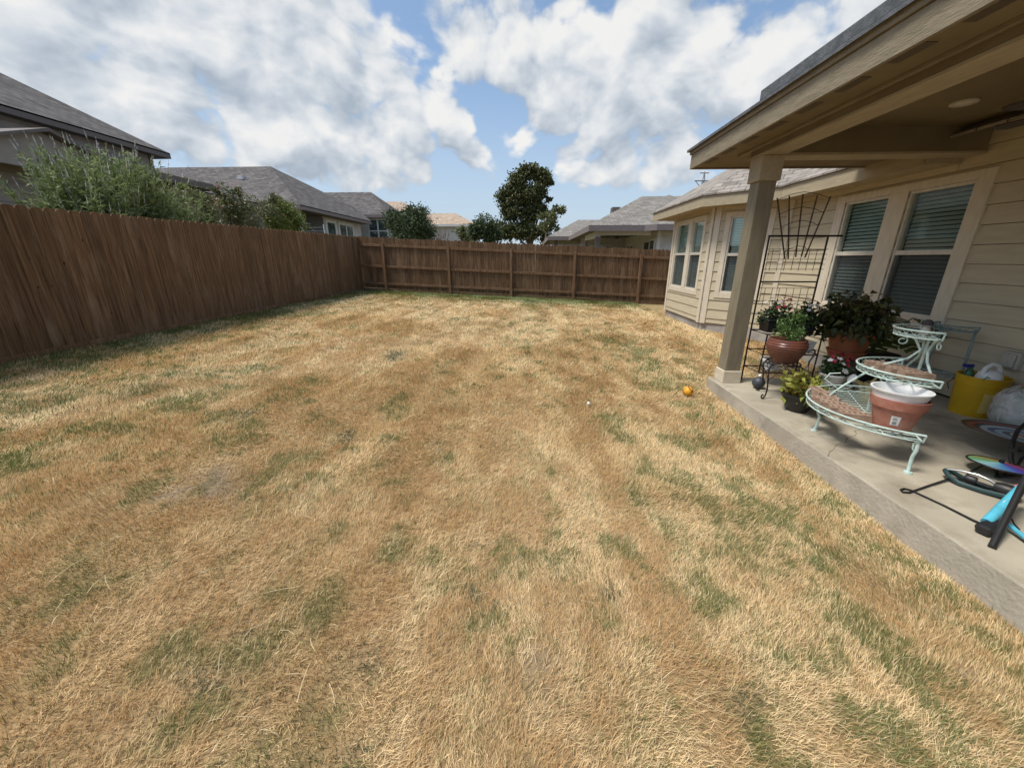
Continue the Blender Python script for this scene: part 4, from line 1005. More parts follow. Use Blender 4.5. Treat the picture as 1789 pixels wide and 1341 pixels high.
# right-hand neighbours
h3 = thing('house', 'grey roofed house with mauve brown eaves and corner porch just past the back fence', 'house', (5, 20, .2))
z3 = 3.0
build_roof('roof', [([(2.62, 18, z3), (6.2, 18, z3), (9.0, 22.3, 4.72), (5.9, 22.3, 4.72)], (1, 0, 0)), ([(2.62, 18, z3), (5.9, 22.3, 4.72), (5.9, 24.2, 4.72), (2.62, 28.5, z3)], (0, 1, 0)),
                    ([(6.2, 18, z3), (14, 17.4, z3), (14, 22.3, 4.72), (9.0, 22.3, 4.72)], (1, 0, 0)), ([(5.9, 24.2, 4.72), (2.62, 28.5, z3), (14, 28.5, z3), (14, 24.2, 4.72)], (1, 0, 0)), ([(5.9, 22.3, 4.72), (14, 22.3, 4.72), (14, 24.2, 4.72), (5.9, 24.2, 4.72)], (1, 0, 0))], M['shingle_lite'], h3, .04)
f = MB(); f.box(2.6, 5.0, 17.97, 18.0, z3 - .25, z3 - .005); f.box(2.6, 2.63, 18.0, 28.4, z3 - .25, z3 - .005); f.hexa([(5.0, 17.97, z3 - .25), (5.4, 17.6, z3 - .25), (5.42, 17.63, z3 - .25), (5.0, 18.0, z3 - .25)], [(5.0, 17.97, z3 - .005), (5.4, 17.6, z3 - .005), (5.42, 17.63, z3 - .005), (5.0, 18.0, z3 - .005)]); f.box(5.4, 9, 17.6, 17.63, z3 - .25, z3 - .005)
f.build('fascia', M['mauve_trim'], h3)
f = MB(); f.box(2.64, 9, 18.02, 28.3, z3 - .21, z3 - .19); f.build('porch_ceiling', M['porch_dark'], h3)
f = MB(); f.box(3.05, 3.25, 18.7, 22.4, z3 - .45, z3 - .21); f.box(3.25, 5.5, 18.7, 18.85, z3 - .38, z3 - .21); f.build('porch_beam', M['white_trim'], h3)
p = MB(); p.box(3.05, 3.24, 18.7, 18.89, 0, z3 - .45); p.box(3.02, 3.27, 18.67, 18.92, z3 - .62, z3 - .45); p.build('porch_post', M['mauve_trim'], h3)
p = MB(); p.box(3.05, 3.24, 22.2, 22.39, 0, z3 - .45); p.build('porch_post', M['mauve_trim'], h3)
w = MB(); lap_wall(w, (3.1, 24.5, 0), UX, NY, 3.2, .2, z3 - .2); lap_wall(w, (5.75, 18.6, 0), UY, NX, 6.0, .2, z3 - .2); lap_wall(w, (5.75, 18.6, 0), UX, NY, 3.5, .2, z3 - .2); w.build('wall', M['white_siding'], h3)
far_window(h3, (3.1, 24.5, 0), UX, NY, .7, 1.7, 1.1, 2.3, 1, .12, rail=False)
far_window(h3, (5.75, 18.6, 0), UY, NX, 3.9, 5.0, .9, 2.3, 2, .12, rail=False)
d = MB(); bar(d, (5.75, 18.6, 0), UY, NX, .9, 1.7, .25, 2.35, 0.0, .05); d.build('door', plain('dark_door', (0.02, 0.018, 0.018), .5), h3)
far_window(h3, (5.75, 18.6, 0), UY, NX, .15, .8, .9, 2.4, 1, .08, rail=False)
c = MB(); bar(c, (5.75, 18.6, 0), UX, NY, 0.02, .17, .2, z3 - .2, .01, .04); c.build('corner_board', M['white_trim'], h3)
vq = ony(1075, 366, 24.6); v = MB(); v.box(vq.x - .22, vq.x + .22, 24.3, 24.9, vq.z - .5, vq.z + .1); v.build('roof_vent', M['grey_trim'], h3)
pf = thing('ceiling_fan', 'dark ceiling fan hanging in the porch of the house past the back fence', 'ceiling fan', (4.3, 20.2, z3 - .35))
a = MB(); a.lathe([(0, .14), (.03, .14), (.03, .05), (.1, .04), (.13, -.05), (.1, -.12), (0, -.13)], 12, (4.3, 20.2, z3 - .35)); a.build('motor', fm, pf, smooth=True)
for k in range(5):
    an = R(10 + 72 * k); u = Vector((math.cos(an), math.sin(an), 0)); v = Vector((-u.y, u.x, .1)) * .07; o_ = Vector((4.3, 20.2, z3 - .35))
    b = MB(); b.prism([o_ + u * .12 - v, o_ + u * .75 - v, o_ + u * .75 + v, o_ + u * .12 + v], (0, 0, .012)); b.build('blade', fm, pf)
h4 = thing('house', 'farther grey hip roofed house between the oak tree and the nearer porch roof', 'house', (3, 30, .2))
build_roof('roof', [([(1.25, 27, 3.02), (5.5, 27, 3.02), (6.8, 33, 4.55), (3.9, 33, 4.55)], (1, 0, 0)), ([(1.25, 27, 3.02), (3.9, 33, 4.55), (3.9, 36, 4.55), (1.25, 42, 3.02)], (0, 1, 0)), ([(3.9, 33, 4.55), (9, 33, 4.55), (9, 42, 3.02), (1.25, 42, 3.02), (3.9, 36, 4.55)], (1, 0, 0))], M['shingle_lite'], h4, .05)
f = MB(); f.box(1.22, 5.6, 26.97, 27.0, 2.78, 3.015); f.box(1.22, 1.25, 27, 41, 2.78, 3.015); f.build('fascia', M['mauve_trim'], h4)
p = MB(); p.box(1.7, 1.95, 27.5, 27.75, 0, 2.8); p.build('porch_post', M['grey_trim'], h4)
w = MB(); lap_wall(w, (1.9, 31, 0), UX, NY, 4, .2, 2.8); w.build('wall', M['white_siding'], h4)
far_window(h4, (1.9, 31, 0), UX, NY, .6, 1.6, 1.0, 2.3, 1, .12)
h5 = thing('house', 'grey pyramid roof peak showing behind the porch roof at the right, below the pylon', 'house', (10, 30, .2))
build_roof('roof', hip(4.2, 15.2, 24.3, 35.3, 3.0, .52, 'y'), M['shingle_lite'], h5, .05)
w = MB(); w.box(4.8, 14.6, 24.9, 34.7, 0, 3.0); w.build('wall', M['white_siding'], h5)
py_ = thing('pylon', 'thin grey lattice power pylon far behind the roofs at the right', 'pylon', (46, 110, 0))
pb = ony(1227, 330, 110); pt = ony(1227, 300, 110)
a = MB(); x_, z0_, z1_ = pb.x, pb.z - 8, pt.z
for sx in (-1, 1): a.tube([(x_ + sx * 1.6, 110, z0_), (x_ + sx * .25, 110, z1_ - 2), (x_, 110, z1_)], .14, 4)
for k in range(9):
    zz = z0_ + (z1_ - z0_ - 2) * k / 9; zz2 = z0_ + (z1_ - z0_ - 2) * (k + 1) / 9; wd = 1.6 - 1.35 * k / 9; wd2 = 1.6 - 1.35 * (k + 1) / 9
    a.tube([(x_ - wd, 110, zz), (x_ + wd2, 110, zz2)], .07, 4); a.tube([(x_ + wd, 110, zz), (x_ - wd2, 110, zz2)], .07, 4)
a.build('tower', plain('steel', (.3, .32, .35), .6), py_)
a = MB(); zc = ony(1227, 316, 110).z
a.tube([(x_ - 2.2, 110, zc), (x_ + 2.2, 110, zc)], .13, 4); a.tube([(x_ - 1.1, 110, z1_ - .3), (x_ + 1.1, 110, z1_ - .3)], .11, 4); a.tube([(x_ - 2.0, 110, zc), (x_ - .4, 110, zc - 1.6)], .08, 4); a.tube([(x_ + 2.0, 110, zc), (x_ + .4, 110, zc - 1.6)], .08, 4)
a.build('crossarm', M['grey_trim'], py_)

# ------------------------------------------------------------------ trees and shrubs behind the fences
def px_lobe(px, py, Y, rx, rz, w, ry=None):
    c = ony(px, py, Y); s = abs(ony(px + 10, py, Y).x - c.x) / 10
    return ((c.x, c.y, c.z), (rx * s, (ry or rx) * s, rz * s), w)
Y = 45
L = [px_lobe(912, 345, Y, 20, 17, 1.5), px_lobe(926, 300, Y, 17, 11, .9), px_lobe(946, 310, Y, 15, 13, .8), px_lobe(903, 318, Y, 17, 14, .9), px_lobe(884, 342, Y, 15, 15, .9), px_lobe(938, 336, Y, 18, 15, 1.0), px_lobe(959, 320, Y, 6, 9, .22), px_lobe(892, 370, Y, 17, 13, .9), px_lobe(919, 374, Y, 18, 14, .9), px_lobe(944, 366, Y, 12, 14, .6), px_lobe(957, 345, Y, 6, 6, .15), px_lobe(962, 382, Y, 8, 10, .3), px_lobe(882, 404, Y, 22, 14, 1.1), px_lobe(914, 404, Y, 22, 16, 1.2), px_lobe(945, 408, Y, 16, 14, .7)]
tree('oak_tree', 'tall dark green oak tree standing alone beyond the back fence, crown bulging to the left', 'tree', (ony(932, 430, Y).x, Y, .2), L, 24000, .25, M['oak_leaf'], M['bark'], .28, wid=.7, shell=.12)
def yb(px, Y): return ony(px, 430, Y).x
tree('oak_tree', 'slim pale trunked tree with a sparse leafy side branch, right of the big oak', 'tree', (yb(946, 40), 40, .2), [px_lobe(958, 385, 40, 14, 18, 1), px_lobe(976, 365, 40, 9, 8, .5), px_lobe(965, 400, 40, 12, 12, .6)], 1600, .24, M['myrtle_leaf'], M['bark_pale'], .14, wid=.7)
tree('round_tree', 'low dark round tree just left of the big oak', 'tree', (yb(845, 42), 42, .2), [px_lobe(848, 398, 42, 22, 20, 1.2), px_lobe(830, 408, 42, 14, 14, .6), px_lobe(860, 412, 42, 16, 14, .7)], 5000, .24, M['dark_leaf'], M['bark'], .16, wid=.65)
tree('round_tree', 'small dull green sapling left of the low dark round tree', 'tree', (yb(807, 40), 40, .2), [px_lobe(808, 405, 40, 9, 12, 1), px_lobe(812, 418, 40, 9, 10, .8)], 1200, .2, M['myrtle_leaf'], M['bark'], .08, wid=.65)
Y = 21
tree('evergreen_shrub', 'dense round dark green shrub rising over the back fence before the pale windows', 'shrub', (yb(716, Y), Y, .4), [px_lobe(716, 398, Y, 38, 26, 2), px_lobe(728, 375, Y, 18, 17, 1), px_lobe(695, 388, Y, 22, 22, 1.2), px_lobe(738, 402, Y, 20, 20, 1.1), px_lobe(716, 425, Y, 40, 22, 1.2)], 14000, .12, M['dark_leaf'], M['bark'], .07, wid=.45)
bsx = ony(768, 420, 30)
bs = thing('bare_shrub', 'leafless brown twiggy shrub in front of the tan roofed houses', 'shrub', (bsx.x, 30, .3))
a = MB()
for k in range(46):
    an = random.uniform(0, 6.28); sp = random.uniform(.1, .9); h = random.uniform(1.6, 3.0)
    b0 = Vector((bsx.x + random.uniform(-.3, .3), 30 + random.uniform(-.3, .3), .9)); e = b0 + Vector((math.cos(an) * sp, math.sin(an) * sp, h))
    a.tube([b0, b0.lerp(e, .5) + Vector((0, 0, .1)), e], [.03, .022, .008], 4)
    for j in range(3):
        s = b0.lerp(e, random.uniform(.4, .9)); a.tube([s, s + Vector((random.uniform(-.3, .3), random.uniform(-.3, .3), random.uniform(.2, .5)))], [.012, .005], 4)
a.build('twigs', vary('twig_brown', (.16, .11, .085), (.24, .175, .14), 8, .9), bs)

def strips(name, paths, wid, mat, parent):
    """narrow ribbons with a bent cross section along point lists"""
    V = []; F = []
    for P in paths:
        o = len(V); n = len(P)
        for i, p in enumerate(P):
            t = (P[min(i + 1, n - 1)] - P[max(i - 1, 0)]); s = t.cross(Vector((random.uniform(-1, 1), random.uniform(-1, 1), .3))).normalized() * wid * (1 - .6 * i / n)
            V += [p - s, p + s]
        for i in range(n - 1): F.append((o + 2 * i, o + 2 * i + 1, o + 2 * i + 3, o + 2 * i + 2))
    return raw_mesh(name, np.array(V), np.array(F), mat, parent)
# feathery shrub with pale flower spikes behind the left fence
sx0 = -8.0
fs = thing('flowering_shrub', 'big feathery light green shrub with pale flower spikes rising over the left fence', 'shrub', (sx0, 7.3, .7))
P = []; D = []; SP = []; ST = []
for k in range(1300):
    yy = rng.uniform(-1, 1); cy = 7.80 + yy * 0.85; cx_ = sx0 + rng.uniform(-.6, .6)
    env = math.sqrt(max(0.02, 1 - abs(yy) ** 2.4))
    h = (1.0 + 2.0 * env * (0.84 - 0.27 * yy)) * rng.uniform(.5, 1.0)
    lean = Vector((rng.uniform(-.5, .75), yy * .42 + rng.uniform(-.15, .15), 0)) * h * .5
    b0 = Vector((cx_, cy, .75)); tip = b0 + Vector((0, 0, h)) + lean
    mid = b0.lerp(tip, .5) + Vector((0, 0, .12 * h)) - lean * .12
    pts = []
    for i in range(9):
        t = i / 8; q = b0.lerp(mid, t).lerp(mid.lerp(tip, t), t); pts.append(q)
    ST.append(pts)
    nl = int(52 * h / 2 + 14)
    for i in range(nl):
        t = rng.uniform(.12, .97); f_ = t * 8; i0 = min(7, int(f_)); q = pts[i0].lerp(pts[i0 + 1], f_ - i0)
        tg = (pts[i0 + 1] - pts[i0]).normalized(); dv = tg * .75 + Vector(rng.normal(size=3)) * .6
        P.append(q); D.append(dv)
    if rng.random() < .5:
        tg = (pts[8] - pts[6]).normalized(); sp = [pts[8] + tg * (.028 * j) + Vector((0, 0, .006 * j)) for j in range(6)]
        SP.append(sp)
nP = len(P)
leaf_mesh('foliage', P, D, .085 + .06 * rng.random(nP), .020 + .012 * rng.random(nP), M['sage_leaf'], fs, droop=.1)
strips('stems', ST, .006, M['sage_leaf'], fs)
strips('flower_spikes', SP, .010, M['spike'], fs)['kind'] = 'stuff'

# crape myrtles further along the left fence
def bush(label, X, pxs, n, leaf, mat, flowers=0, name='flowering_shrub', group=None, wid=.5):
    lobes = []
    for (px, py, rx, rz, w) in pxs:
        c = onx(px, py, X); s = (onx(px, py + 10, X) - c).length / 10
        lobes.append(((X + random.uniform(-.15, .15), c.y, c.z), (rx * s * .9, rx * s * 1.5, rz * s), w))
    base = (X, lobes[0][0][1], .7)
    t = tree(name, label, 'shrub', base, lobes, n, leaf, mat, M['bark_pale'], .035, group=group, wid=wid, shell=.2)
    if flowers:
        P = []
        for (c, r, w) in lobes:
            cc, cv = ball_pts(max(1, int(flowers * w)), c, r, .8)
            for q in cc: 
                if q[2] > c[2] - r[2] * .2: P.append(q[None] + rng.normal(size=(22, 3)) * np.array([.05, .05, .07]))
        if P:
            P = np.concatenate(P); leaf_mesh('blossom', P, rng.normal(size=P.shape), .035, .03, M['pink'], t)
    return t
bush('crape myrtle with fading pink blossom against the grey wall, right of the feathery shrub', -7.7, [(345, 365, 26, 26, 1), (330, 385, 28, 20, 1), (355, 390, 24, 16, .8)], 3600, .075, M['myrtle_leaf'], 3)
bush('tall thin crape myrtle with upright reddish tips before the porch roof', -8.2, [(405, 365, 30, 22, 1), (395, 345, 12, 22, .35), (420, 385, 36, 16, 1), (452, 362, 26, 14, .5), (408, 335, 6, 14, .15), (380, 335, 5, 12, .12), (468, 345, 8, 10, .16)], 4800, .08, M['myrtle_leaf'], 1)
bush('bright yellow green bush with a few orange blooms at the porch post', -8.2, [(495, 375, 22, 20, 1), (515, 388, 18, 14, .8), (492, 358, 12, 12, .4), (478, 390, 18, 12, .6)], 4200, .085, M['yellow_leaf'], 2)
#@@PART3
# ------------------------------------------------------------------ things on the patio
M['iron'] = plain('black_iron', (0.018, 0.017, 0.017), 0.45, 0.2)
M['mint'] = vary('mint_paint', (0.42, 0.54, 0.49), (0.55, 0.68, 0.63), 20, 0.5, 5, 0.4, c3=(0.40, 0.38, 0.30), s3=6)
M['mint_dark'] = vary('greygreen_paint', (0.16, 0.22, 0.22), (0.24, 0.31, 0.30), 20, 0.5, 5, 0.4)
M['brown_pot'] = vary('brown_glaze', (0.12, 0.042, 0.027), (0.19, 0.068, 0.042), 6, 0.28, 5, 0.5)
M['terracotta'] = vary('terracotta', (0.25, 0.085, 0.04), (0.35, 0.125, 0.06), 5, 0.6, 5, 0.3)
M['pink_terracotta'] = vary('terracotta_plastic', (0.33, 0.125, 0.085), (0.40, 0.155, 0.11), 6, 0.5, 5, 0.35, c3=(0.47, 0.25, 0.19), s3=5)
M['black_plastic'] = plain('black_plastic', (0.016, 0.016, 0.017), 0.45)
M['white_plastic'] = vary('white_plastic', (0.66, 0.67, 0.66), (0.78, 0.78, 0.77), 6, 0.4, 4, 0.45)
M['soil'] = vary('potting_soil', (0.02, 0.015, 0.01), (0.06, 0.045, 0.03), 60, 0.95, 6, 0.1, bump=0.8)
M['brick'] = vary('brick_buff', (0.27, 0.18, 0.13), (0.38, 0.27, 0.20), 15, 0.9, 6, 0.15, bump=0.4, bscale=70)
M['coleus_dark'] = leafmat('dark_coleus_leaf', [(0.03, 0.036, 0.012), (0.06, 0.072, 0.02), (0.08, 0.06, 0.024), (0.11, 0.125, 0.035)], 0.45, 0.15)
M['coleus_lime'] = leafmat('lime_coleus_leaf', [(0.16, 0.035, 0.03), (0.26, 0.25, 0.05), (0.34, 0.34, 0.07), (0.20, 0.24, 0.05), (0.42, 0.40, 0.11)], 0.45, 0.25)
M['herb'] = leafmat('herb_leaf', [(0.07, 0.14, 0.035), (0.12, 0.21, 0.055), (0.18, 0.28, 0.09)], 0.5, 0.25)
M['vinca'] = leafmat('vinca_leaf', [(0.018, 0.045, 0.014), (0.035, 0.075, 0.022), (0.06, 0.11, 0.035)], 0.35, 0.15, 0.5)
M['red_flower'] = leafmat('crimson_flower', [(0.25, 0.006, 0.03), (0.36, 0.012, 0.05), (0.42, 0.05, 0.09)], 0.5, 0.2)
M['white_flower'] = leafmat('white_flower', [(0.68, 0.68, 0.68), (0.8, 0.8, 0.8)], 0.5, 0.2)
M['monstera'] = leafmat('monstera_leaf', [(0.04, 0.075, 0.018), (0.075, 0.12, 0.03), (0.12, 0.16, 0.04)], 0.35, 0.25, 0.5)

def circ(c, r, n=40, a0=0, a1=360, z=None, axis='z'):
    c = Vector(c); out = []
    full = abs(a1 - a0) >= 360
    for i in range(n if full else n + 1):
        a = R(a0 + (a1 - a0) * i / n)
        out.append(c + Vector((r * math.cos(a), r * math.sin(a), 0)))
    return out
def pot_prof(rb, rt, h, rim=0.03, th=0.008, lip=0.008):
    return [(0, 0), (rb, 0), (rb + (rt - rb) * ((h - rim) / h), h - rim), (rt + lip, h - rim), (rt + lip, h), (rt - th, h), (rb - th + (rt - rb) * .2, h * .25), (0, h * .25)]
def make_pot(root, c, prof, mat, soil_r=None, soil_z=None, name='pot', n=40):
    a = MB(); a.lathe(prof, n, c); o = a.build(name, mat, root, smooth=True)
    if soil_r:
        b = MB(); b.lathe([(0, 0.0), (soil_r, 0.0), (soil_r, -.02), (0, -.02)], 24, (c[0], c[1], c[2] + soil_z)); b.build('soil', M['soil'], root)
    return o
def dome_leaves(name, root, c, rx, rz, n, ln, wd, mat, low=-0.25, up=0.5, droop=.15, ry=None, stems=None, fold=.2):
    """foliage over a pot: leaves on the shoots of a loose dome"""
    V = []; D = []
    c = Vector(c); ry = ry or rx
    ns = max(6, n // 14)
    ends = []
    for k in range(ns):
        a = rng.uniform(0, 2 * np.pi); e = rng.uniform(low, 1.0); q = math.sqrt(max(0, 1 - e * e))
        s = rng.uniform(.7, 1.02)
        ends.append(c + Vector((math.cos(a) * q * rx * s, math.sin(a) * q * ry * s, e * rz * s)))
    for i in range(n):
        e = ends[i % ns]; t = rng.uniform(.3, 1.02); p = c.lerp(e, t) + Vector(rng.normal(size=3)) * (.12 * rx)
        p = c + (p - c) * min(1.0, 1.08 / max(1e-6, math.sqrt(((p.x - c.x) / rx) ** 2 + ((p.y - c.y) / ry) ** 2 + ((p.z - c.z) / rz) ** 2))); V.append(p); d = (e - c).normalized() * .7 + Vector(rng.normal(size=3)) * .65 + Vector((0, 0, up * .3)); D.append(d)
    o = leaf_mesh(name, V, D, ln * (.6 + .7 * rng.random(n)), wd * (.6 + .7 * rng.random(n)), mat, root, droop=droop, fold=fold)
    if stems:
        strips('stems', [[c - Vector((0, 0, .04)), c.lerp(e, .5) + Vector((0, 0, .02)), e] for e in ends], .004, stems, root)
    return ends
def flowers(name, root, c, rx, rz, n, size, mat, e0=0.2, az=None):
    """open five petalled blooms over a pot, each one a part of its own"""
    for k in range(n):
        V = []; D = []; U = []
        a = rng.uniform(0, 6.28) if az is None else R(rng.uniform(*az)); e = rng.uniform(e0, 1); q = math.sqrt(1 - e * e)
        nrm = Vector((math.cos(a) * q, math.sin(a) * q, e + .3)).normalized()
        p = Vector(c) + Vector((math.cos(a) * q * rx, math.sin(a) * q * rx, e * rz)) * rng.uniform(.95, 1.1)
        t = nrm.cross(Vector((0, 0, 1))).normalized(); b = nrm.cross(t)
        for j in range(5):
            an = j * 2 * math.pi / 5
            V.append(p); D.append(t * math.cos(an) + b * math.sin(an) + nrm * .25); U.append(nrm)
        leaf_mesh('flower', V, D, size * (.8 + .5 * rng.random()), size * .85, mat, root, fold=0.05, ups=np.array([tuple(u) for u in U]), shape=.6)

# --- wire trellis rack with shelves
TY = 5.20; tx0, tx1 = 2.99, 3.70
rk = thing('plant_rack', 'tall black metal trellis rack with shelves behind the patio post', 'plant rack', (tx0, TY, 0))
a = MB(); a.tube([(tx0, TY, 0), (tx0, TY, 1.87)], .0105, 8); a.tube([(tx1, TY, 0), (tx1, TY, 1.87)], .0105, 8); a.tube([(tx0 - .01, TY, 1.87), (tx1 + .17, TY, 1.87)], .0115, 8); a.tube([(tx0, TY, 1.32), (tx1, TY, 1.32)], .009, 8)
a.build('frame', M['iron'], rk, smooth=True)
a = MB()
for z in (1.715, 1.655, 1.595, 1.535, 1.475): a.tube([(tx0, TY, z), (tx1 + .04, TY, z)], .0032, 5)
for k in range(1, 8): a.tube([(tx0 + .09 * k - .01, TY, 1.72), (tx0 + .09 * k - .01, TY, 1.455)], .0032, 5)
for z in (1.24, 1.16, 1.08): a.tube([(tx0, TY, z), (tx1, TY, z)], .0032, 5)
for k in range(1, 8): a.tube([(tx0 + .09 * k - .01, TY, 1.245), (tx0 + .09 * k - .01, TY, 1.0)], .0032, 5)
a.build('wire_grid', M['iron'], rk)
FY = 4.86
for z in (.70, .44, .20):
    a = MB(); a.tube([(tx0, TY, z), (tx0 + .02, FY, z), (tx1 - .02, FY, z), (tx1, TY, z)], .009, 6, closed=True)
    for k in range(1, 6): a.tube([(tx0 + .02 + (tx1 - tx0 - .04) * k / 6, FY, z), (tx0 + (tx1 - tx0) * k / 6, TY, z)], .004, 5)
    a.build('shelf', M['iron'], rk, smooth=True)
for x in (tx0 + .02, tx1 - .02):
    a = MB(); a.tube([(x, FY, .70), (x, FY, 0.0)] if x > 3.3 else [(x, FY, .70), (x, FY + .02, .20)], .009, 6); a.build('leg', M['iron'], rk)

# --- fan trellis wired to the rack
ft = thing('fan_trellis', 'fan shaped brown stick trellis tied to the top of the black rack', 'trellis', (3.3, TY + .03, 1.6))
M['stick'] = vary('trellis_stick', (.075, .05, .032), (.14, .10, .065), 20, .8)
bots = [ony(x, y, TY + .03) for x, y in ((1371, 452), (1377, 452), (1390, 449), (1400, 448), (1406, 450))]
tops = [ony(x, y, TY + .03) for x, y in ((1358, 346), (1379, 342), (1403, 339), (1428, 341), (1451, 343))]
for b0, t0 in zip(bots, tops):
    a = MB(); a.tube([b0, t0], .0085, 6); a.build('stick', M['stick'], ft)
a = MB()
for t in (.97, .74, .53, .12): a.tube([b0.lerp(t0, t + .02 * math.sin(i * .8)) + Vector((0, -.012, .03 * (1 - ((i - 2) / 2) ** 2))) for i, (b0, t0) in enumerate(zip(bots, tops))], .0035, 5)
a.build('tie_wire', M['iron'], ft)

# --- planters on the rack
def planter(label, c, kind, mat, w, d, h, name='planter', cat='planter', group=None):
    t = thing(name, label, cat, c, group); x, y, z = c
    a = MB(); a.hexa([(x - w * .45, y - d * .45, z), (x + w * .45, y - d * .45, z), (x + w * .45, y + d * .45, z), (x - w * .45, y + d * .45, z)], [(x - w / 2, y - d / 2, z + h), (x + w / 2, y - d / 2, z + h), (x + w / 2, y + d / 2, z + h), (x - w / 2, y + d / 2, z + h)])
    a.box(x - w / 2 - .008, x + w / 2 + .008, y - d / 2 - .008, y + d / 2 + .008, z + h + .001, z + h + .018)
    a.build('box', mat, t, bevel=.006); return t
sz_ = .71
t = planter('black planter of vinca with crimson and white blooms, left on the rack shelf', (3.17, 5.03, sz_), 0, M['black_plastic'], .28, .2, .14)
dome_leaves('foliage', t, (3.17, 5.03, sz_ + .15), .19, .24, 420, .055, .03, M['vinca'], low=-.3)
flowers('red_bloom', t, (3.22, 5.0, sz_ + .17), .15, .26, 20, .028, M['red_flower'], .3); flowers('white_bloom', t, (3.12, 5.05, sz_ + .16), .17, .26, 7, .028, M['white_flower'], .6)
t = planter('black planter of dark vinca with white blooms, right part of the rack shelf', (3.50, 5.03, sz_), 0, M['black_plastic'], .28, .2, .14)
dome_leaves('foliage', t, (3.50, 5.03, sz_ + .15), .19, .23, 420, .055, .03, M['vinca'], low=-.3)
flowers('white_bloom', t, (3.52, 5.03, sz_ + .16), .17, .25, 12, .027, M['white_flower'], .5)
t = planter('white window box with a few thin green sprouts on the middle rack shelf', (3.50, 4.99, .45), 0, M['white_plastic'], .34, .16, .13)
dome_leaves('foliage', t, (3.46, 4.99, .585), .14, .13, 90, .035, .018, M['herb'], low=.0)
t = thing('potted_plant', 'white pot low on the rack behind the legs of the black scroll stand', 'flower pot', (3.22, 5.0, .21))
make_pot(t, (3.22, 5.0, .21), pot_prof(.085, .12, .15), M['white_plastic'], .108, .13)

# --- black scroll stand with the brown ribbed pot
cx, cy = 3.04, 4.51
st = thing('plant_stand', 'low round black wrought iron stand with scroll feet under the brown pot', 'plant stand', (cx, cy, 0))
a = MB(); a.tube(circ((cx, cy, .425), .175, 36), .008, 6, closed=True); a.tube(circ((cx, cy, .385), .20, 36), .006, 6, closed=True); a.tube(circ((cx, cy, .41), .10, 28), .005, 6, closed=True)
for k in range(6): an = R(60 * k); a.tube([(cx + .02 * math.cos(an), cy + .02 * math.sin(an), .41), (cx + .175 * math.cos(an), cy + .175 * math.sin(an), .42)], .005, 5)
for k in range(16):
    an = R(22.5 * k); a.tube([(cx + .176 * math.cos(an), cy + .176 * math.sin(an), .425), (cx + .2 * math.cos(an + .2), cy + .2 * math.sin(an + .2), .385)], .004, 5)
a.build('top_ring', M['iron'], st, smooth=True)
for k in range(4):
    an = R(25 + 90 * k); u = Vector((math.cos(an), math.sin(an), 0)); o_ = Vector((cx, cy, 0))
    pts = [o_ + u * .10 + Vector((0, 0, .41)), o_ + u * .19 + Vector((0, 0, .415)), o_ + u * .225 + Vector((0, 0, .36)), o_ + u * .205 + Vector((0, 0, .24)), o_ + u * .18 + Vector((0, 0, .12)), o_ + u * .19 + Vector((0, 0, .04)), o_ + u * .215 + Vector((0, 0, .012)), o_ + u * .25 + Vector((0, 0, .016)), o_ + u * .262 + Vector((0, 0, .042)), o_ + u * .245 + Vector((0, 0, .06)), o_ + u * .228 + Vector((0, 0, .046))]
    a = MB(); a.tube(pts, .0085, 7)
    w_ = Vector((-u.y, u.x, 0))
    a.tube([o_ + u * .2 + Vector((0, 0, .23)), o_ + u * .18 + w_ * .05 + Vector((0, 0, .30)), o_ + u * .18 + w_ * .10 + Vector((0, 0, .375))], .005, 6); a.tube([o_ + u * .2 + Vector((0, 0, .23)), o_ + u * .18 - w_ * .05 + Vector((0, 0, .30)), o_ + u * .18 - w_ * .10 + Vector((0, 0, .375))], .005, 6)
    a.build('leg', M['iron'], st, smooth=True)
t = thing('potted_plant', 'ribbed brown ceramic pot with feathery light green herb on the low scroll stand', 'potted plant', (cx, cy, .435))
prof = [(0, 0), (.12, 0)]
for i in range(60):
    f_ = i / 59; r_ = .125 + .085 * math.sin(min(1, f_ * 1.25) * math.pi / 2) - .022 * max(0, f_ - .7) / .3
    rib = .0028 * math.sin(f_ * 62) if .12 < f_ < .9 else 0
    prof.append((r_ + rib, .02 + .26 * f_))
prof += [(.180, .285), (.172, .27), (.165, .2), (0, .2)]
make_pot(t, (cx, cy, .435), prof, M['brown_pot'], .168, .245, n=48)
dome_leaves('foliage', t, (cx, cy, .70), .17, .33, 520, .045, .016, M['herb'], low=.05, stems=M['herb'])
dome_leaves('foliage', t, (cx + .05, cy - .02, .9), .07, .19, 120, .05, .022, M['herb'], low=.2)

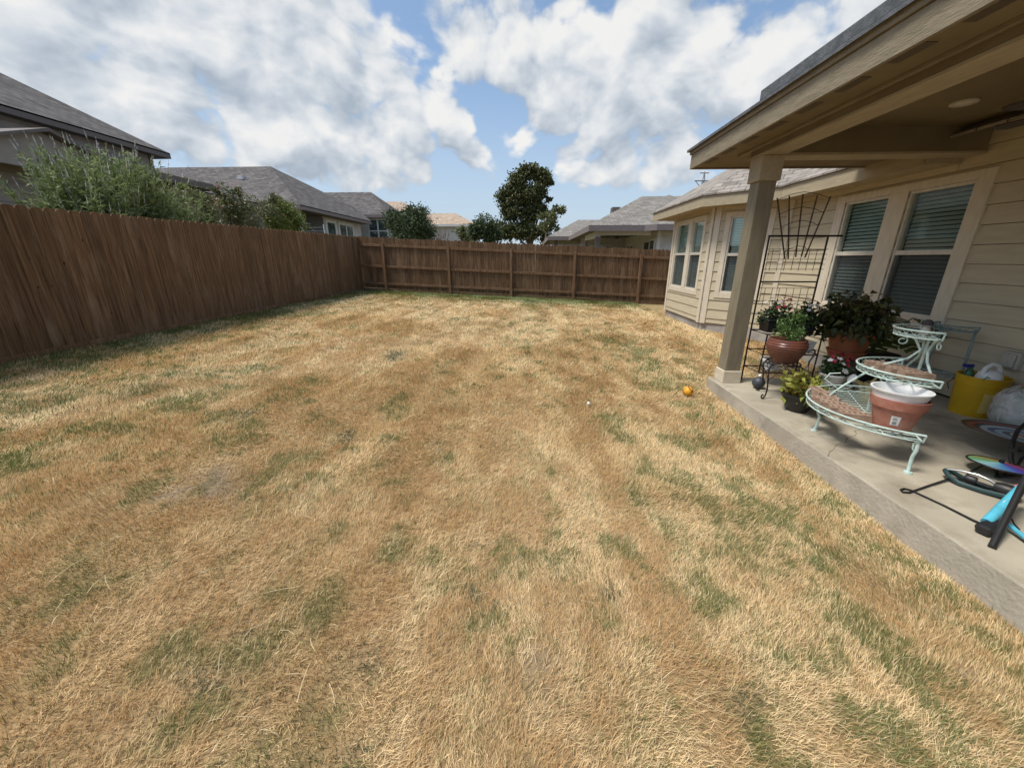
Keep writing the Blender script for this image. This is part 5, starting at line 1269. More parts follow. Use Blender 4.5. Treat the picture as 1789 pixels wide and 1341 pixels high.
# --- black hanging basket of lime coleus
c0 = onz(1391, 716, 0); cx, cy = c0.x, c0.y
t = thing('potted_plant', 'black plastic basket of yellow green and red coleus standing on the slab, hanger hook above', 'potted plant', (cx, cy, 0))
make_pot(t, (cx, cy, 0.0), [(0, .0), (.10, .0), (.135, .07), (.165, .17), (.178, .175), (.178, .2), (.163, .2), (.15, .1), (0, .1)], M['black_plastic'], .155, .165)
dome_leaves('foliage', t, (cx, cy, .2), .21, .25, 330, .085, .055, M['coleus_lime'], low=-.1, up=.8)
a = MB(); hk = Vector((cx + .01, cy + .0, .52))
for k in range(3): an = R(30 + 120 * k); a.tube([(cx + .17 * math.cos(an), cy + .17 * math.sin(an), .19), hk], .0025, 4)
a.tube([hk + Vector((0, 0, -.02)), hk + Vector((0, 0, .05))], .008, 8)
hd = (RGT).normalized()
a.tube([hk + Vector((0, 0, .04)), hk + hd * .02 + Vector((0, 0, .08)), hk + hd * .038 + Vector((0, 0, .12)), hk + hd * .03 + Vector((0, 0, .155)), hk + Vector((0, 0, .168)), hk - hd * .03 + Vector((0, 0, .155)), hk - hd * .038 + Vector((0, 0, .125))], [.007, .008, .009, .009, .009, .008, .007], 8)
a.build('hanger', M['black_plastic'], t, smooth=True)

# --- white pot of vinca on a small black stand
cx, cy = 3.66, 4.52
st = thing('plant_stand', 'short black folding stand under the white pot of crimson vinca', 'plant stand', (cx, cy, 0))
a = MB()
a.tube(circ((cx, cy, .165), .10, 24), .007, 6, closed=True); a.build('top_ring', M['iron'], st)
for k in range(4):
    an = R(20 + 90 * k); a = MB(); a.tube([(cx + .10 * math.cos(an), cy + .10 * math.sin(an), .165), (cx + .13 * math.cos(an), cy + .13 * math.sin(an), .08), (cx + .15 * math.cos(an), cy + .15 * math.sin(an), .008)], .01, 6); a.build('leg', M['iron'], st)
t = thing('potted_plant', 'round white pot of vinca with crimson blooms beside the yellow watering can', 'potted plant', (cx, cy, .17))
make_pot(t, (cx, cy, .172), pot_prof(.095, .135, .13, .02), M['white_plastic'], .12, .115)
dome_leaves('foliage', t, (cx, cy, .31), .17, .23, 420, .06, .032, M['vinca'], low=-.15)
flowers('red_bloom', t, (cx + .04, cy, .32), .17, .26, 16, .027, M['red_flower'], .45); flowers('white_bloom', t, (cx - .05, cy - .03, .32), .15, .2, 5, .032, M['white_flower'], .2, (150, 290))

# --- tall black stand, terracotta pot, dark coleus
cx, cy = 4.10, 4.96
st = thing('plant_stand', 'tall thin legged black iron stand under the big terracotta pot', 'plant stand', (cx, cy, 0))
a = MB(); a.tube(circ((cx, cy, .395), .17, 30), .008, 6, closed=True); a.tube(circ((cx, cy, .33), .15, 30), .005, 6, closed=True)
for k in range(4): an = R(45 * k); a.tube([(cx + .17 * math.cos(an), cy + .17 * math.sin(an), .395), (cx - .17 * math.cos(an), cy - .17 * math.sin(an), .395)], .005, 5)
a.build('top_ring', M['iron'], st, smooth=True)
for k in range(4):
    an = R(35 + 90 * k); u = Vector((math.cos(an), math.sin(an), 0)); o_ = Vector((cx, cy, 0)); v_ = Vector((0, 0, 1)); w_ = Vector((-u.y, u.x, 0))
    a = MB(); a.tube([o_ + u * .17 + v_ * .395, o_ + u * .175 + v_ * .3, o_ + u * .12 + v_ * .18, o_ + u * .15 + v_ * .06, o_ + u * .19 + v_ * .009], .0095, 6)
    for s_ in (-1, 1):
        a.tube([o_ + u * .172 + v_ * .29 + w_ * s_ * (.03 + .028 * math.cos(q)) + v_ * .04 * math.sin(q) for q in np.linspace(3.14, -2.2, 14)], .004, 5)
    a.build('leg', M['iron'], st, smooth=True)
t = thing('potted_plant', 'large terracotta pot on a tall black stand, overflowing with dark brownish coleus', 'potted plant', (cx, cy, .40))
make_pot(t, (cx, cy, .425), [(0, 0), (.165, 0), (.215, .22), (.235, .225), (.245, .31), (.228, .31), (.2, .2), (0, .2)], M['terracotta'], .215, .27)
make_pot(t, (cx, cy, .403), [(0, 0), (.17, 0), (.205, .075), (.212, .08), (.212, .09), (.198, .09), (.165, .018), (0, .018)], M['terracotta'], name='saucer')
dome_leaves('foliage', t, (cx - .02, cy, .80), .43, .40, 1500, .088, .07, M['coleus_dark'], low=-.22, up=.3, droop=.35, ry=.40, stems=M['coleus_dark'])

# --- monstera in black box by the wall
c0 = onz(1556, 662, 0); cx, cy = c0.x, c0.y
cx = min(cx, 4.72)
t = thing('potted_plant', 'split leaf monstera in a square black planter against the house wall', 'potted plant', (cx, cy, 0))
a = MB(); a.box(cx - .24, cx + .24, cy - .16, cy + .16, 0, .36); a.box(cx - .255, cx + .255, cy - .175, cy + .175, .361, .385); a.build('pot', M['black_plastic'], t, bevel=.008)
b = MB(); b.box(cx - .235, cx + .235, cy - .155, cy + .155, .386, .392); b.build('soil', M['soil'], t)
V = []; F = []; SP = []
def monstera_leaf(base, tipdir, L, droop):
    d = Vector(tipdir).normalized(); s = d.cross(Vector((0, 0, 1))).normalized(); up = s.cross(d)
    spine = [base + d * (L * i / 8) - Vector((0, 0, droop * L * (i / 8) ** 2)) for i in range(9)]
    for side in (-1, 1):
        for i in range(7):
            w0 = L * .48 * math.sin(math.pi * min(1, (i + .9) / 8.2)) ** .7
            p0, p1 = spine[i].lerp(spine[i + 1], .06), spine[i].lerp(spine[i + 1], .82)
            q = s * side * w0 + d * L * .10 - up * w0 * .22
            o_ = len(V); V.extend([p0, p1, p1 + q * .96, p0 + q]); F.append((o_, o_ + 1, o_ + 2, o_ + 3))
        o_ = len(V)
    o_ = len(V); V.extend([spine[0] + s * .012, spine[0] - s * .012, spine[8]]); 
    F.append((o_, o_ + 1, o_ + 2, o_ + 2))
for az, L, h, out, dr in ((195, .36, .42, .16, .5), (170, .32, .36, .12, .5), (215, .40, .36, .25, .6), (240, .42, .34, .22, .6), (262, .42, .40, .24, .6), (288, .38, .38, .3, .7), (308, .40, .38, .34, .75), (150, .3, .44, .16, .45), (250, .36, .52, .14, .45), (228, .36, .26, .3, .65), (275, .40, .28, .32, .7), (300, .36, .5, .4, .8)):
    an = R(az); u = Vector((math.cos(an), math.sin(an), 0)); b0 = Vector((cx, cy, .39)); k_ = b0 + u * out * .75 + Vector((0, 0, h))
    if k_.x + u.x * L > WX - .05: continue
    SP.append([b0, b0.lerp(k_, .5) + Vector((0, 0, .06)), k_]); monstera_leaf(k_, u + Vector((0, 0, .05)), L, dr)
raw = [tuple(v) for v in V]; me = bpy.data.meshes.new('foliage'); me.from_pydata(raw, [], [f if len(set(f)) == 4 else f[:3] for f in F]); me.materials.append(M['monstera'])
o = bpy.data.objects.new('foliage', me); col.objects.link(o); o.parent = t; o.matrix_parent_inverse = parent_matrix(t).inverted()
a = MB()
for p in SP: a.tube(p, .007, 5)
a.build('stems', M['monstera'], t)

# --- three tier mint plant stand (half round, flat side to the wall)
C0 = Vector((3.28, 3.30, 0)); fd = Vector((.45, .89, 0)).normalized(); bd = Vector((-.89, .45, 0)).normalized()
def half(c, r, z, n=26): return [c + fd * (r * math.cos(t_)) + bd * (r * math.sin(t_)) + Vector((0, 0, z)) for t_ in np.linspace(0, math.pi, n)]
ts = thing('plant_stand', 'mint green three tier half round wire plant stand holding bricks and nested pots', 'plant stand', tuple(C0))
def tier(c, r, z, rim, mat, root, name='shelf'):
    a = MB(); lo, hi = half(c, r, z), half(c, r + .012, z + rim)
    a.tube(lo + [lo[0]], .006, 6); a.tube(hi, .008, 7); a.tube([hi[0], lo[0]], .007, 6); a.tube([hi[-1], lo[-1]], .007, 6)
    for i in range(0, len(lo) - 2, 2): 
        a.tube([lo[i], hi[i + 2]], .0026, 4); a.tube([hi[i], lo[i + 2]], .0026, 4)
    nb = int(r / .036)
    for k in range(nb):
        x_ = r * (-1 + 2 * (k + .5) / nb); L_ = math.sqrt(max(0, r * r - x_ * x_)); a.tube([c + fd * x_ + Vector((0, 0, z + .004)), c + fd * x_ + bd * L_ + Vector((0, 0, z + .004))], .0032, 4)
    for f_ in (.33, .66): 
        L_ = r * math.sqrt(1 - f_ * f_); a.tube([c + bd * r * f_ - fd * L_ + Vector((0, 0, z - .004)), c + bd * r * f_ + fd * L_ + Vector((0, 0, z - .004))], .004, 4)
    a.build(name, mat, root, smooth=True)
C2_ = C0 + RGT * .12; tier(C0 + RGT * .02, .635, .275, .058, M['mint'], ts); tier(C2_, .41, .64, .055, M['mint'], ts); C3 = C0 + RGT * .10; tier(C3, .225, .985, .058, M['mint'], ts)
for p in (C0 - fd * .60, C0 + fd * .60, C0 + bd * .50):
    a = MB(); q = Vector((0, 0, 1)); od = (p - C0).normalized()
    a.tube([p + q * .272, p + q * .20 + od * .02, p + q * .14 - od * .005, p + q * .05 + od * .0, p + q * .006 + od * .012], .0125, 8); a.lathe([(0, .012), (.026, .012), (.028, 0), (0, 0)], 14, p + od * .012)
    a.tube([p + q * .262 - od * .015, p + q * .225 - od * .055, p + q * .185 - od * .045, p + q * .18 - od * .012], .006, 6)
    a.build('leg', M['mint'], ts, smooth=True)
for p0, p1 in ((C0 + bd * .46 + fd * .1, C2_ + bd * .30 + fd * .05), (C0 + fd * .5, C2_ + fd * .36)):
    a = MB(); q = Vector((0, 0, 1)); m_ = p0.lerp(p1, .5)
    a.tube([p0 + q * .28, p0.lerp(p1, .10) + q * .36, p0.lerp(p1, .35) + q * .45, p0.lerp(p1, .75) + q * .57, p1 + q * .638], .010, 7)
    a.tube([p0.lerp(p1, .3) + q * .41, p0.lerp(p1, -.2) + q * .5, p0.lerp(p1, -.1) + q * .56, p0.lerp(p1, .2) + q * .575], .006, 6)
    a.build('scroll_support', M['mint'], ts, smooth=True)
for p0, p1 in ((C2_ + bd * .34, C3 + bd * .03), (C2_ - fd * .27, C3 - fd * .05), (C2_ + fd * .30, C3 + fd * .05)):
    a = MB(); q = Vector((0, 0, 1)); a.tube([p0 + q * .648, p0.lerp(p1, .35) + q * .71, p0.lerp(p1, .8) + q * .78, p1 + q * .86, p1 + (p0 - p1).normalized() * .05 + q * .95, p1 + (p0 - p1).normalized() * .10 + q * .98], .010, 7)
    sc_c = p1 + (p0 - p1).normalized() * .13 + q * .93
    a.tube([sc_c + (p0 - p1).normalized() * (.04 - .0014 * i) * math.cos(i * .5) + q * (.04 - .0014 * i) * math.sin(i * .5) for i in range(3, 18)], .005, 6)
    a.build('scroll_support', M['mint'], ts, smooth=True)
a = MB(); a.tube([C3 + Vector((0, 0, .645)), C3 + Vector((0, 0, .985))], .011, 8); a.build('centre_post', M['mint'], ts)

def brick_mesh():
    b = MB(); L, W, H = .205, .098, .062
    hl = [(-.078 + .039 * k) for k in range(5)]
    b.box(-L / 2, L / 2, -W / 2, -.018, 0, H); b.box(-L / 2, L / 2, .018, W / 2, 0, H)
    xs = [-L / 2] + [v for k in range(5) for v in (hl[k] - .0125, hl[k] + .0125)] + [L / 2]
    for i in range(0, len(xs), 2): b.box(xs[i], xs[i + 1], -.0178, .0178, 0, H)
    return b
bm_ = brick_mesh(); proto = bm_.build('brick', M['brick'], None)
first = [True]
def put_brick(p, ang, label, roll=0):
    global proto
    if first[0]: o = proto; first[0] = False
    else: o = proto.copy(); col.objects.link(o)
    o.location = p; o.rotation_euler = (roll, 0, ang)
    tag(o, label, 'brick', 'loose bricks on the mint plant stand'); return o
za = .286
def sp(px, py, z=.33): return onz(px, py, z)
put_brick(tuple(C0 + bd * .50 + fd * .26 + Vector((0, 0, za))), R(80), 'cored buff brick nearest the lime coleus on the lowest mint tier')
put_brick(tuple(C0 + bd * .44 + fd * .10 + Vector((0, 0, za))), R(72), 'second buff brick in from the lime coleus, set apart with a gap')
for k, lab in enumerate(('buff brick at the far end of the packed row on the lowest mint tier', 'buff brick second from the far end of the packed row on the lowest tier', 'buff brick third from the far end of the packed row on the lowest tier', 'buff brick touching the terracotta plastic pot on the lowest tier')):
    th = R(104 - 12.5 * k) ; p = C0 + bd * (.535 * math.cos(R(28 + 14.5 * k))) - fd * (.535 * math.sin(R(28 + 14.5 * k)) - .24) 
    p = C0 + bd * (.50 - .052 * k) - fd * (.03 + .108 * k)
    put_brick((p.x, p.y, za), math.atan2(bd.y, bd.x) + R(6 * k - 8), lab)
for k, lab in enumerate(('buff brick under the left end of the scroll arm on the middle mint tier', 'second brick from the left on the middle mint tier', 'third brick from the left on the middle mint tier', 'rightmost brick on the middle mint tier beside the post')):
    p = C2_ + bd * (.25 - .05 * k) + fd * (.06 - .098 * k)
    put_brick((p.x, p.y, .651), math.atan2(bd.y, bd.x) + R(5 * k), lab)

pc = onz(1556, 745, .286); pc = Vector((pc.x, pc.y, .286))
t = thing('flower_pot', 'dusty terracotta coloured plastic pot with a barcode sticker on the lowest mint tier', 'flower pot', tuple(pc))
make_pot(t, pc, [(0, 0), (.115, 0), (.158, .185), (.172, .187), (.182, .262), (.169, .262), (.146, .19), (.11, .012), (0, .012)], M['pink_terracotta'])
# sticker wrapped on the side towards the camera
tc_ = Vector((0, 0, CAM_H)) - pc; ang0 = math.atan2(tc_.y, tc_.x) + .10
def on_cone(r0, r1, h0, h1, a0, a1, z0, z1, off):
    m_ = MB(); n_ = 6; vs = []
    for i in range(n_ + 1):
        an = a0 + (a1 - a0) * i / n_
        for z_ in (z0, z1):
            r_ = r0 + (r1 - r0) * (z_ - h0) / (h1 - h0) + off; vs.append(pc + Vector((r_ * math.cos(an), r_ * math.sin(an), z_)))
    m_.add(vs, [(2 * i, 2 * i + 2, 2 * i + 3, 2 * i + 1) for i in range(n_)]); return m_
stk = on_cone(.115, .158, 0, .185, ang0 - .19, ang0 + .19, .055, .135, .0015).build('sticker', plain('sticker_white', (.75, .75, .74), .4), t)
for k in range(9): 
    a_ = ang0 - .09 + k * .02; on_cone(.115, .158, 0, .185, a_, a_ + (.006 if k % 3 else .012), .062, .09, .0028).build('barcode', M['black_plastic'], stk)
on_cone(.115, .158, 0, .185, ang0 - .12, ang0 + .06, .10, .122, .0028).build('print', plain('sticker_grey', (.35, .36, .36), .5), stk)
wp = pc + Vector((-.005, .008, .115))
t = thing('flower_pot', 'wide white plastic pot nested inside the terracotta coloured one', 'flower pot', tuple(wp))
make_pot(t, wp, [(0, 0), (.125, 0), (.14, .06), (.153, .115), (.158, .118), (.176, .2), (.186, .201), (.188, .213), (.174, .213), (.15, .11), (.12, .012), (0, .012)], M['white_plastic'], n=48)
# small things on the top tier
t = thing('tray', 'shallow black tray on the top tier of the mint plant stand', 'tray', tuple(C3 + bd * .09 + fd * .1 + Vector((0, 0, .992))))
a = MB(); a.lathe([(0, 0), (.075, 0), (.085, .028), (.078, .028), (.07, .006), (0, .006)], 24, C3 + bd * .09 + fd * .10 + Vector((0, 0, .992))); a.build('dish', M['black_plastic'], t, smooth=True)
fp = C3 - fd * .03 + bd * .05 + Vector((0, 0, .992))
t = thing('figurine', 'small grey garden figurine with a dark cap on the top tier of the mint stand', 'figurine', tuple(fp))
a = MB(); a.lathe([(0, 0), (.035, 0), (.038, .02), (.03, .05), (.022, .065), (.026, .08), (.024, .10), (0, .11)], 16, fp); a.build('body', plain('stone_grey', (.32, .30, .27), .8), t, smooth=True)
a = MB(); a.lathe([(.034, .088), (.036, .094), (.032, .112), (.018, .128), (0, .132)], 16, fp); a.build('cap', plain('dark_cap', (.03, .028, .032), .7), t, smooth=True)
# second stand by the wall
c2 = Vector((4.93, 4.55, 0)); sfd, sbd = fd, bd; fd, bd = Vector((0, 1, 0)), Vector((-1, 0, 0))
s2 = thing('plant_stand', 'dull grey green wire plant stand against the siding behind the mint one', 'plant stand', tuple(c2))
tier(c2, .36, .34, .05, M['mint_dark'], s2); tier(c2, .20, .83, .055, M['mint_dark'], s2)
for s_ in (-1, 1):
    a = MB(); a.tube([c2 + fd * .18 * s_ + Vector((0, 0, .86)), c2 + fd * .2 * s_ + Vector((0, 0, .4)), c2 + fd * .24 * s_ + Vector((0, 0, 0.004))], .013, 8); a.build('leg', M['mint_dark'], s2)
a = MB(); a.tube([c2 + bd * .16 + Vector((0, 0, .83)), c2 + bd * .22 + Vector((0, 0, .5)), c2 + bd * .32 + Vector((0, 0, .34)), c2 + bd * .34 + Vector((0, 0, .004))], .012, 8); a.build('leg', M['mint_dark'], s2)
fd, bd = sfd, sbd

# --- watering can
wc = onz(1520, 702, 0); 
t = thing('watering_can', 'pale yellow watering can with a white rose, behind the mint plant stand', 'watering can', tuple(wc))
ym = vary('pale_yellow', (.52, .42, .17), (.62, .52, .24), 5, .45)
a = MB(); a.lathe([(0, 0), (.125, 0), (.13, .02), (.12, .2), (.09, .235), (.085, .232), (.11, .19), (0, .19)], 28, wc); a.build('body', ym, t, smooth=True)
rd = onz(1489, 661, .30); ro = Vector((rd.x, rd.y, .30)); sd = (ro - (wc + Vector((0, 0, .1)))).normalized()
a = MB(); a.tube([wc + Vector((0, 0, .06)) + Vector((sd.x, sd.y, 0)).normalized() * .11, wc.lerp(ro, .6) + Vector((0, 0, .06)), ro], [.03, .022, .016], 10); a.build('spout', ym, t, smooth=True)
a = MB(); a.lathe([(.014, -.03), (.05, .0), (.052, .008), (0, .014)], 20, ro, sd.to_track_quat('Z', 'Y').to_matrix()); a.build('rose', M['white_plastic'], t, smooth=True)
a = MB(); hd_ = -Vector((sd.x, sd.y, 0)).normalized(); a.tube([wc + hd_ * .12 + Vector((0, 0, .06)), wc + hd_ * .19 + Vector((0, 0, .13)), wc + hd_ * .15 + Vector((0, 0, .27)), wc + Vector((0, 0, .31)), wc - hd_ * .07 + Vector((0, 0, .24))], .014, 8); a.build('handle', ym, t, smooth=True)

# --- yellow bucket, jug, spray bottle
bk = Vector((4.84, 4.06, 0))
t = thing('bucket', 'yellow plastic bucket with bottles sticking out, against the house wall', 'bucket', tuple(bk))
by = vary('bucket_yellow', (.50, .30, .012), (.60, .37, .02), 4, .4)
a = MB(); a.lathe([(0, 0), (.165, 0), (.168, .01), (.188, .33), (.198, .332), (.198, .35), (.192, .352), (.195, .41), (.203, .412), (.203, .428), (.186, .428), (.16, .02), (0, .02)], 36, bk); a.build('body', by, t, smooth=True)
tcam = (Vector((0, 0, 0)) - Vector((bk.x, bk.y, 0))).normalized(); tl = Vector((-tcam.y, tcam.x, 0))
a = MB(); sL = tl * .195 * -1 if (tl.dot(RGT) > 0) else tl * .195
a.tube([bk + sL + Vector((0, 0, .36)), bk + sL * 1.18 + tcam * .05 + Vector((0, 0, .30)), bk + sL * 1.05 + tcam * .12 + Vector((0, 0, .25))], .004, 5); a.build('handle', M['iron'], t)
lb = MB(); aa = math.atan2(tcam.y, tcam.x) + .55
for i in range(5):
    pass
vs = []
for i in range(6):
    an = aa - .28 + .56 * i / 5
    for z_ in (.06, .27): r_ = .168 + .02 * z_ / .33 + .002; vs.append(bk + Vector((r_ * math.cos(an), r_ * math.sin(an), z_)))
lb.add(vs, [(2 * i, 2 * i + 2, 2 * i + 3, 2 * i + 1) for i in range(5)]); lb.build('label', vary('bucket_label', (.60, .45, .12), (.66, .52, .2), 30, .4), t)
jp = bk + Vector((-.03, -.07, .25))
t = thing('jug', 'white plastic jug with a loop handle standing in the yellow bucket', 'jug', tuple(jp))
a = MB(); a.lathe([(0, 0), (.085, 0), (.095, .02), (.1, .17), (.085, .225), (.05, .25), (0, .255)], 24, jp); a.build('body', M['white_plastic'], t, smooth=True)
a = MB(); hd2 = RGT; a.tube([jp - hd2 * .085 + Vector((0, 0, .2)), jp - hd2 * .075 + Vector((0, 0, .275)), jp - hd2 * .02 + Vector((0, 0, .315)), jp + hd2 * .05 + Vector((0, 0, .305)), jp + hd2 * .085 + Vector((0, 0, .25)), jp + hd2 * .095 + Vector((0, 0, .17))], [.02, .02, .021, .021, .022, .022], 10); a.build('handle', M['white_plastic'], t, smooth=True)
a = MB(); a.tube([jp + tcam * .100 - hd2 * .05 + Vector((0, 0, .17)), jp + tcam * .101 - hd2 * .02 + Vector((0, 0, .2)), jp + tcam * .1 + hd2 * .01 + Vector((0, 0, .19))], .006, 6); a.build('green_print', plain('print_green', (.08, .28, .12), .5), t)
q = bk + Vector((-.05, .10, .25))
t = thing('spray_bottle', 'green spray bottle with a blue trigger head in the yellow bucket', 'spray bottle', tuple(q))
a = MB(); a.lathe([(0, 0), (.045, 0), (.045, .16), (.035, .2), (.016, .22), (.016, .24), (0, .24)], 18, q); a.build('body', plain('bottle_green', (.05, .16, .06), .4), t, smooth=True)
bl = plain('trigger_blue', (.02, .03, .28), .4)
a = MB(); u = -RGT; a.obox(q + Vector((0, 0, .238)) - u * .03 - tcam * .015, u * .1, tcam * .03, Vector((0, 0, .035))); a.obox(q + Vector((0, 0, .25)) + u * .07 - tcam * .012, u * .035, tcam * .024, Vector((0, 0, .03))); a.obox(q + Vector((0, 0, .175)) + u * .028 - tcam * .008, u * .012, tcam * .016, Vector((0, 0, .062))); a.build('trigger', bl, t, bevel=.005)

# --- clear plastic bag full of green stuff
bc = onz(1764, 738, 0); bc = Vector((4.76, 3.50, 0))
t = thing('plastic_bag', 'knotted clear plastic bag stuffed with pale green things, beside the yellow bucket', 'bag', tuple(bc))
def lump(c, rx, ry, rz, amp, seed, n=40, mcount=28, flat=.1):
    m_ = MB(); vs = []
    r_ = np.random.default_rng(seed); ph = r_.uniform(0, 6.28, 8)
    for i in range(mcount + 1):
        v_ = math.pi * i / mcount
        for k in range(n):
            an = 2 * math.pi * k / n
            w_ = 1 + amp * (math.sin(3 * an + ph[0] + 2 * v_) * .5 + math.sin(7 * an + ph[1] - 3 * v_) * .35 + math.sin(13 * an + ph[2] + 5 * v_) * .2 + math.sin(5 * v_ + ph[3]) * .3)
            z_ = -math.cos(v_); rr = math.sin(v_) ** .8
            vs.append(Vector(c) + Vector((rx * rr * w_ * math.cos(an), ry * rr * w_ * math.sin(an), max(-1 + flat, z_) * rz)))
    fs = []
    for i in range(mcount):
        for k in range(n): fs.append((i * n + k, i * n + (k + 1) % n, (i + 1) * n + (k + 1) % n, (i + 1) * n + k))
    return m_.add(vs, fs)
def bagmat():
    m, nt = mat_new('clear_film'); out = _mk(nt, 'ShaderNodeOutputMaterial'); tr = _mk(nt, 'ShaderNodeBsdfTransparent'); b = _mk(nt, 'ShaderNodeBsdfPrincipled')
    b.inputs['Base Color'].default_value = (.72, .72, .72, 1); b.inputs['Roughness'].default_value = .22; b.inputs['Specular IOR Level'].default_value = .6
    tc = _mk(nt, 'ShaderNodeTexCoord'); n = _mk(nt, 'ShaderNodeTexNoise'); n.inputs['Scale'].default_value = 9; n.inputs['Detail'].default_value = 6; n.inputs['Distortion'].default_value = 1.2; lk(nt, tc.outputs['Object'], n.inputs['Vector'])
    mr = _mk(nt, 'ShaderNodeMapRange'); lk(nt, n.outputs['Fac'], mr.inputs['Value']); mr.inputs['From Min'].default_value = .35; mr.inputs['From Max'].default_value = .65; mr.inputs['To Min'].default_value = .22; mr.inputs['To Max'].default_value = .62
    bp = _mk(nt, 'ShaderNodeBump'); bp.inputs['Strength'].default_value = .7; bp.inputs['Distance'].default_value = .02; lk(nt, n.outputs['Fac'], bp.inputs['Height']); lk(nt, bp.outputs[0], b.inputs['Normal'])
    ms = _mk(nt, 'ShaderNodeMixShader'); lk(nt, mr.outputs[0], ms.inputs[0]); lk(nt, tr.outputs[0], ms.inputs[1]); lk(nt, b.outputs[0], ms.inputs[2]); lk(nt, ms.outputs[0], out.inputs[0]); return m
lump(bc + Vector((0, 0, .235)), .27, .30, .25, .05, 3, flat=.05).build('film', bagmat(), t, smooth=True)
lump(bc + Vector((0, 0, .21)), .225, .25, .20, .10, 5, flat=.1).build('contents', vary('green_contents', (.20, .28, .22), (.50, .55, .52), 5, .7, 5), t, smooth=True)
a = MB(); a.tube([bc + Vector((.13 * math.cos(q), .14 * math.sin(q), .46 + .015 * math.sin(3 * q))) for q in np.linspace(0, 6.28, 20)[:-1]], .011, 6, closed=True); a.build('drawstring', plain('drawstring_red', (.42, .16, .18), .5), t, smooth=True)
dome_leaves('green_scraps', t, bc + Vector((0, 0, .455)), .11, .12, 110, .07, .04, M['herb'], low=.1)

# --- wind spinners, stake, sprinkler, blue tube frame
def stripes(name, cols):
    m, nt = mat_new(name); out = _mk(nt, 'ShaderNodeOutputMaterial'); b = _mk(nt, 'ShaderNodeBsdfPrincipled'); lk(nt, b.outputs[0], out.inputs[0])
    tc = _mk(nt, 'ShaderNodeTexCoord'); ln = _mk(nt, 'ShaderNodeVectorMath', operation='LENGTH'); lk(nt, tc.outputs['Object'], ln.inputs[0])
    cr = _mk(nt, 'ShaderNodeValToRGB'); cr.color_ramp.interpolation = 'CONSTANT'; mul = _mk(nt, 'ShaderNodeMath', operation='MULTIPLY'); lk(nt, ln.outputs['Value'], mul.inputs[0]); mul.inputs[1].default_value = 1 / .42; lk(nt, mul.outputs[0], cr.inputs[0])
    e = cr.color_ramp.elements; e[0].position = 0; e[0].color = (*cols[0], 1); e[1].position = (len(cols) - 1) / len(cols); e[1].color = (*cols[-1], 1)
    for i in range(1, len(cols) - 1): k = e.new(i / len(cols)); k.color = (*cols[i], 1)
    lk(nt, cr.outputs[0], b.inputs['Base Color']); b.inputs['Roughness'].default_value = .35; return m
sc1 = onz(1806, 766, .17)
o_ = thing('wind_spinner', 'striped metal dish of a garden spinner in front of the clear bag', 'wind spinner', tuple(sc1))
a = MB(); a.lathe([(.02, -.005), (.2, -.012), (.36, .0), (.41, .012), (.415, .018), (.35, .008), (.2, -.004), (.02, .003)], 48, (0, 0, 0))
d = a.build('dish', stripes('striped_enamel', [(.25, .09, .05), (.30, .12, .07), (.55, .5, .42), (.02, .02, .025), (.28, .42, .5), (.03, .04, .16), (.4, .5, .55), (.02, .02, .02), (.25, .05, .04), (.02, .02, .02)]), None, smooth=True)
d.parent = o_; d.rotation_euler = (R(-3.5), R(4.5), 0)
a = MB(); a.tube([sc1 + Vector((0, 0, .01)), sc1 + Vector((0, 0, -.158))], .012, 8); a.build('stake', M['iron'], o_)
def rainbow():
    m, nt = mat_new('rainbow_film'); out = _mk(nt, 'ShaderNodeOutputMaterial'); b = _mk(nt, 'ShaderNodeBsdfPrincipled'); lk(nt, b.outputs[0], out.inputs[0])
    tc = _mk(nt, 'ShaderNodeTexCoord'); sx = _mk(nt, 'ShaderNodeSeparateXYZ'); lk(nt, tc.outputs['Object'], sx.inputs[0])
    at = _mk(nt, 'ShaderNodeMath', operation='ARCTAN2'); lk(nt, sx.outputs['Y'], at.inputs[0]); lk(nt, sx.outputs['X'], at.inputs[1])
    mr = _mk(nt, 'ShaderNodeMapRange'); lk(nt, at.outputs[0], mr.inputs['Value']); mr.inputs['From Min'].default_value = -math.pi; mr.inputs['From Max'].default_value = math.pi
    cr = _mk(nt, 'ShaderNodeValToRGB'); lk(nt, mr.outputs[0], cr.inputs[0]); e = cr.color_ramp.elements
    cs = [(.35, .6, .6), (.10, .30, .55), (.10, .08, .45), (.28, .10, .40), (.55, .10, .12), (.6, .3, .08), (.5, .5, .15), (.15, .4, .18), (.35, .6, .6)]
    e[0].color = (*cs[0], 1); e[1].color = (*cs[-1], 1)
    for i in range(1, 8): k = e.new(i / 8); k.color = (*cs[i], 1)
    lk(nt, cr.outputs[0], b.inputs['Base Color']); b.inputs['Roughness'].default_value = .3; return m
sc2 = onz(1747, 812, .085)
o_ = thing('wind_spinner', 'small rainbow coloured round spinner with black rim lying low on the slab', 'wind spinner', tuple(sc2))
a = MB(); a.lathe([(0, .022), (.01, .02), (.17, .001), (.17, -.003), (0, .012)], 36, (0, 0, 0)); d = a.build('disc', rainbow(), None, smooth=True); d.parent = o_; d.rotation_euler = (R(-4), R(5), 0)
a = MB(); a.tube(circ((0, 0, 0), .172, 36), .007, 6, closed=True); d = a.build('rim', M['iron'], None, smooth=True); d.parent = o_; d.rotation_euler = (R(-4), R(5), 0)
a = MB(); a.lathe([(.0, .05), (.014, .045), (.016, .03), (.01, .02), (0, .02)], 12, sc2); a.tube([sc2 + Vector((0, 0, .01)), sc2 + Vector((0, 0, -.08))], .008, 6)
k1 = onz(1705, 812, .02); k2 = onz(1742, 832, .012); k3 = onz(1765, 820, .02); a.tube([onz(1690, 826, .01), onz(1725, 809, .03), onz(1748, 832, .012), onz(1772, 818, .03)], .007, 6); a.build('stand', M['iron'], o_)
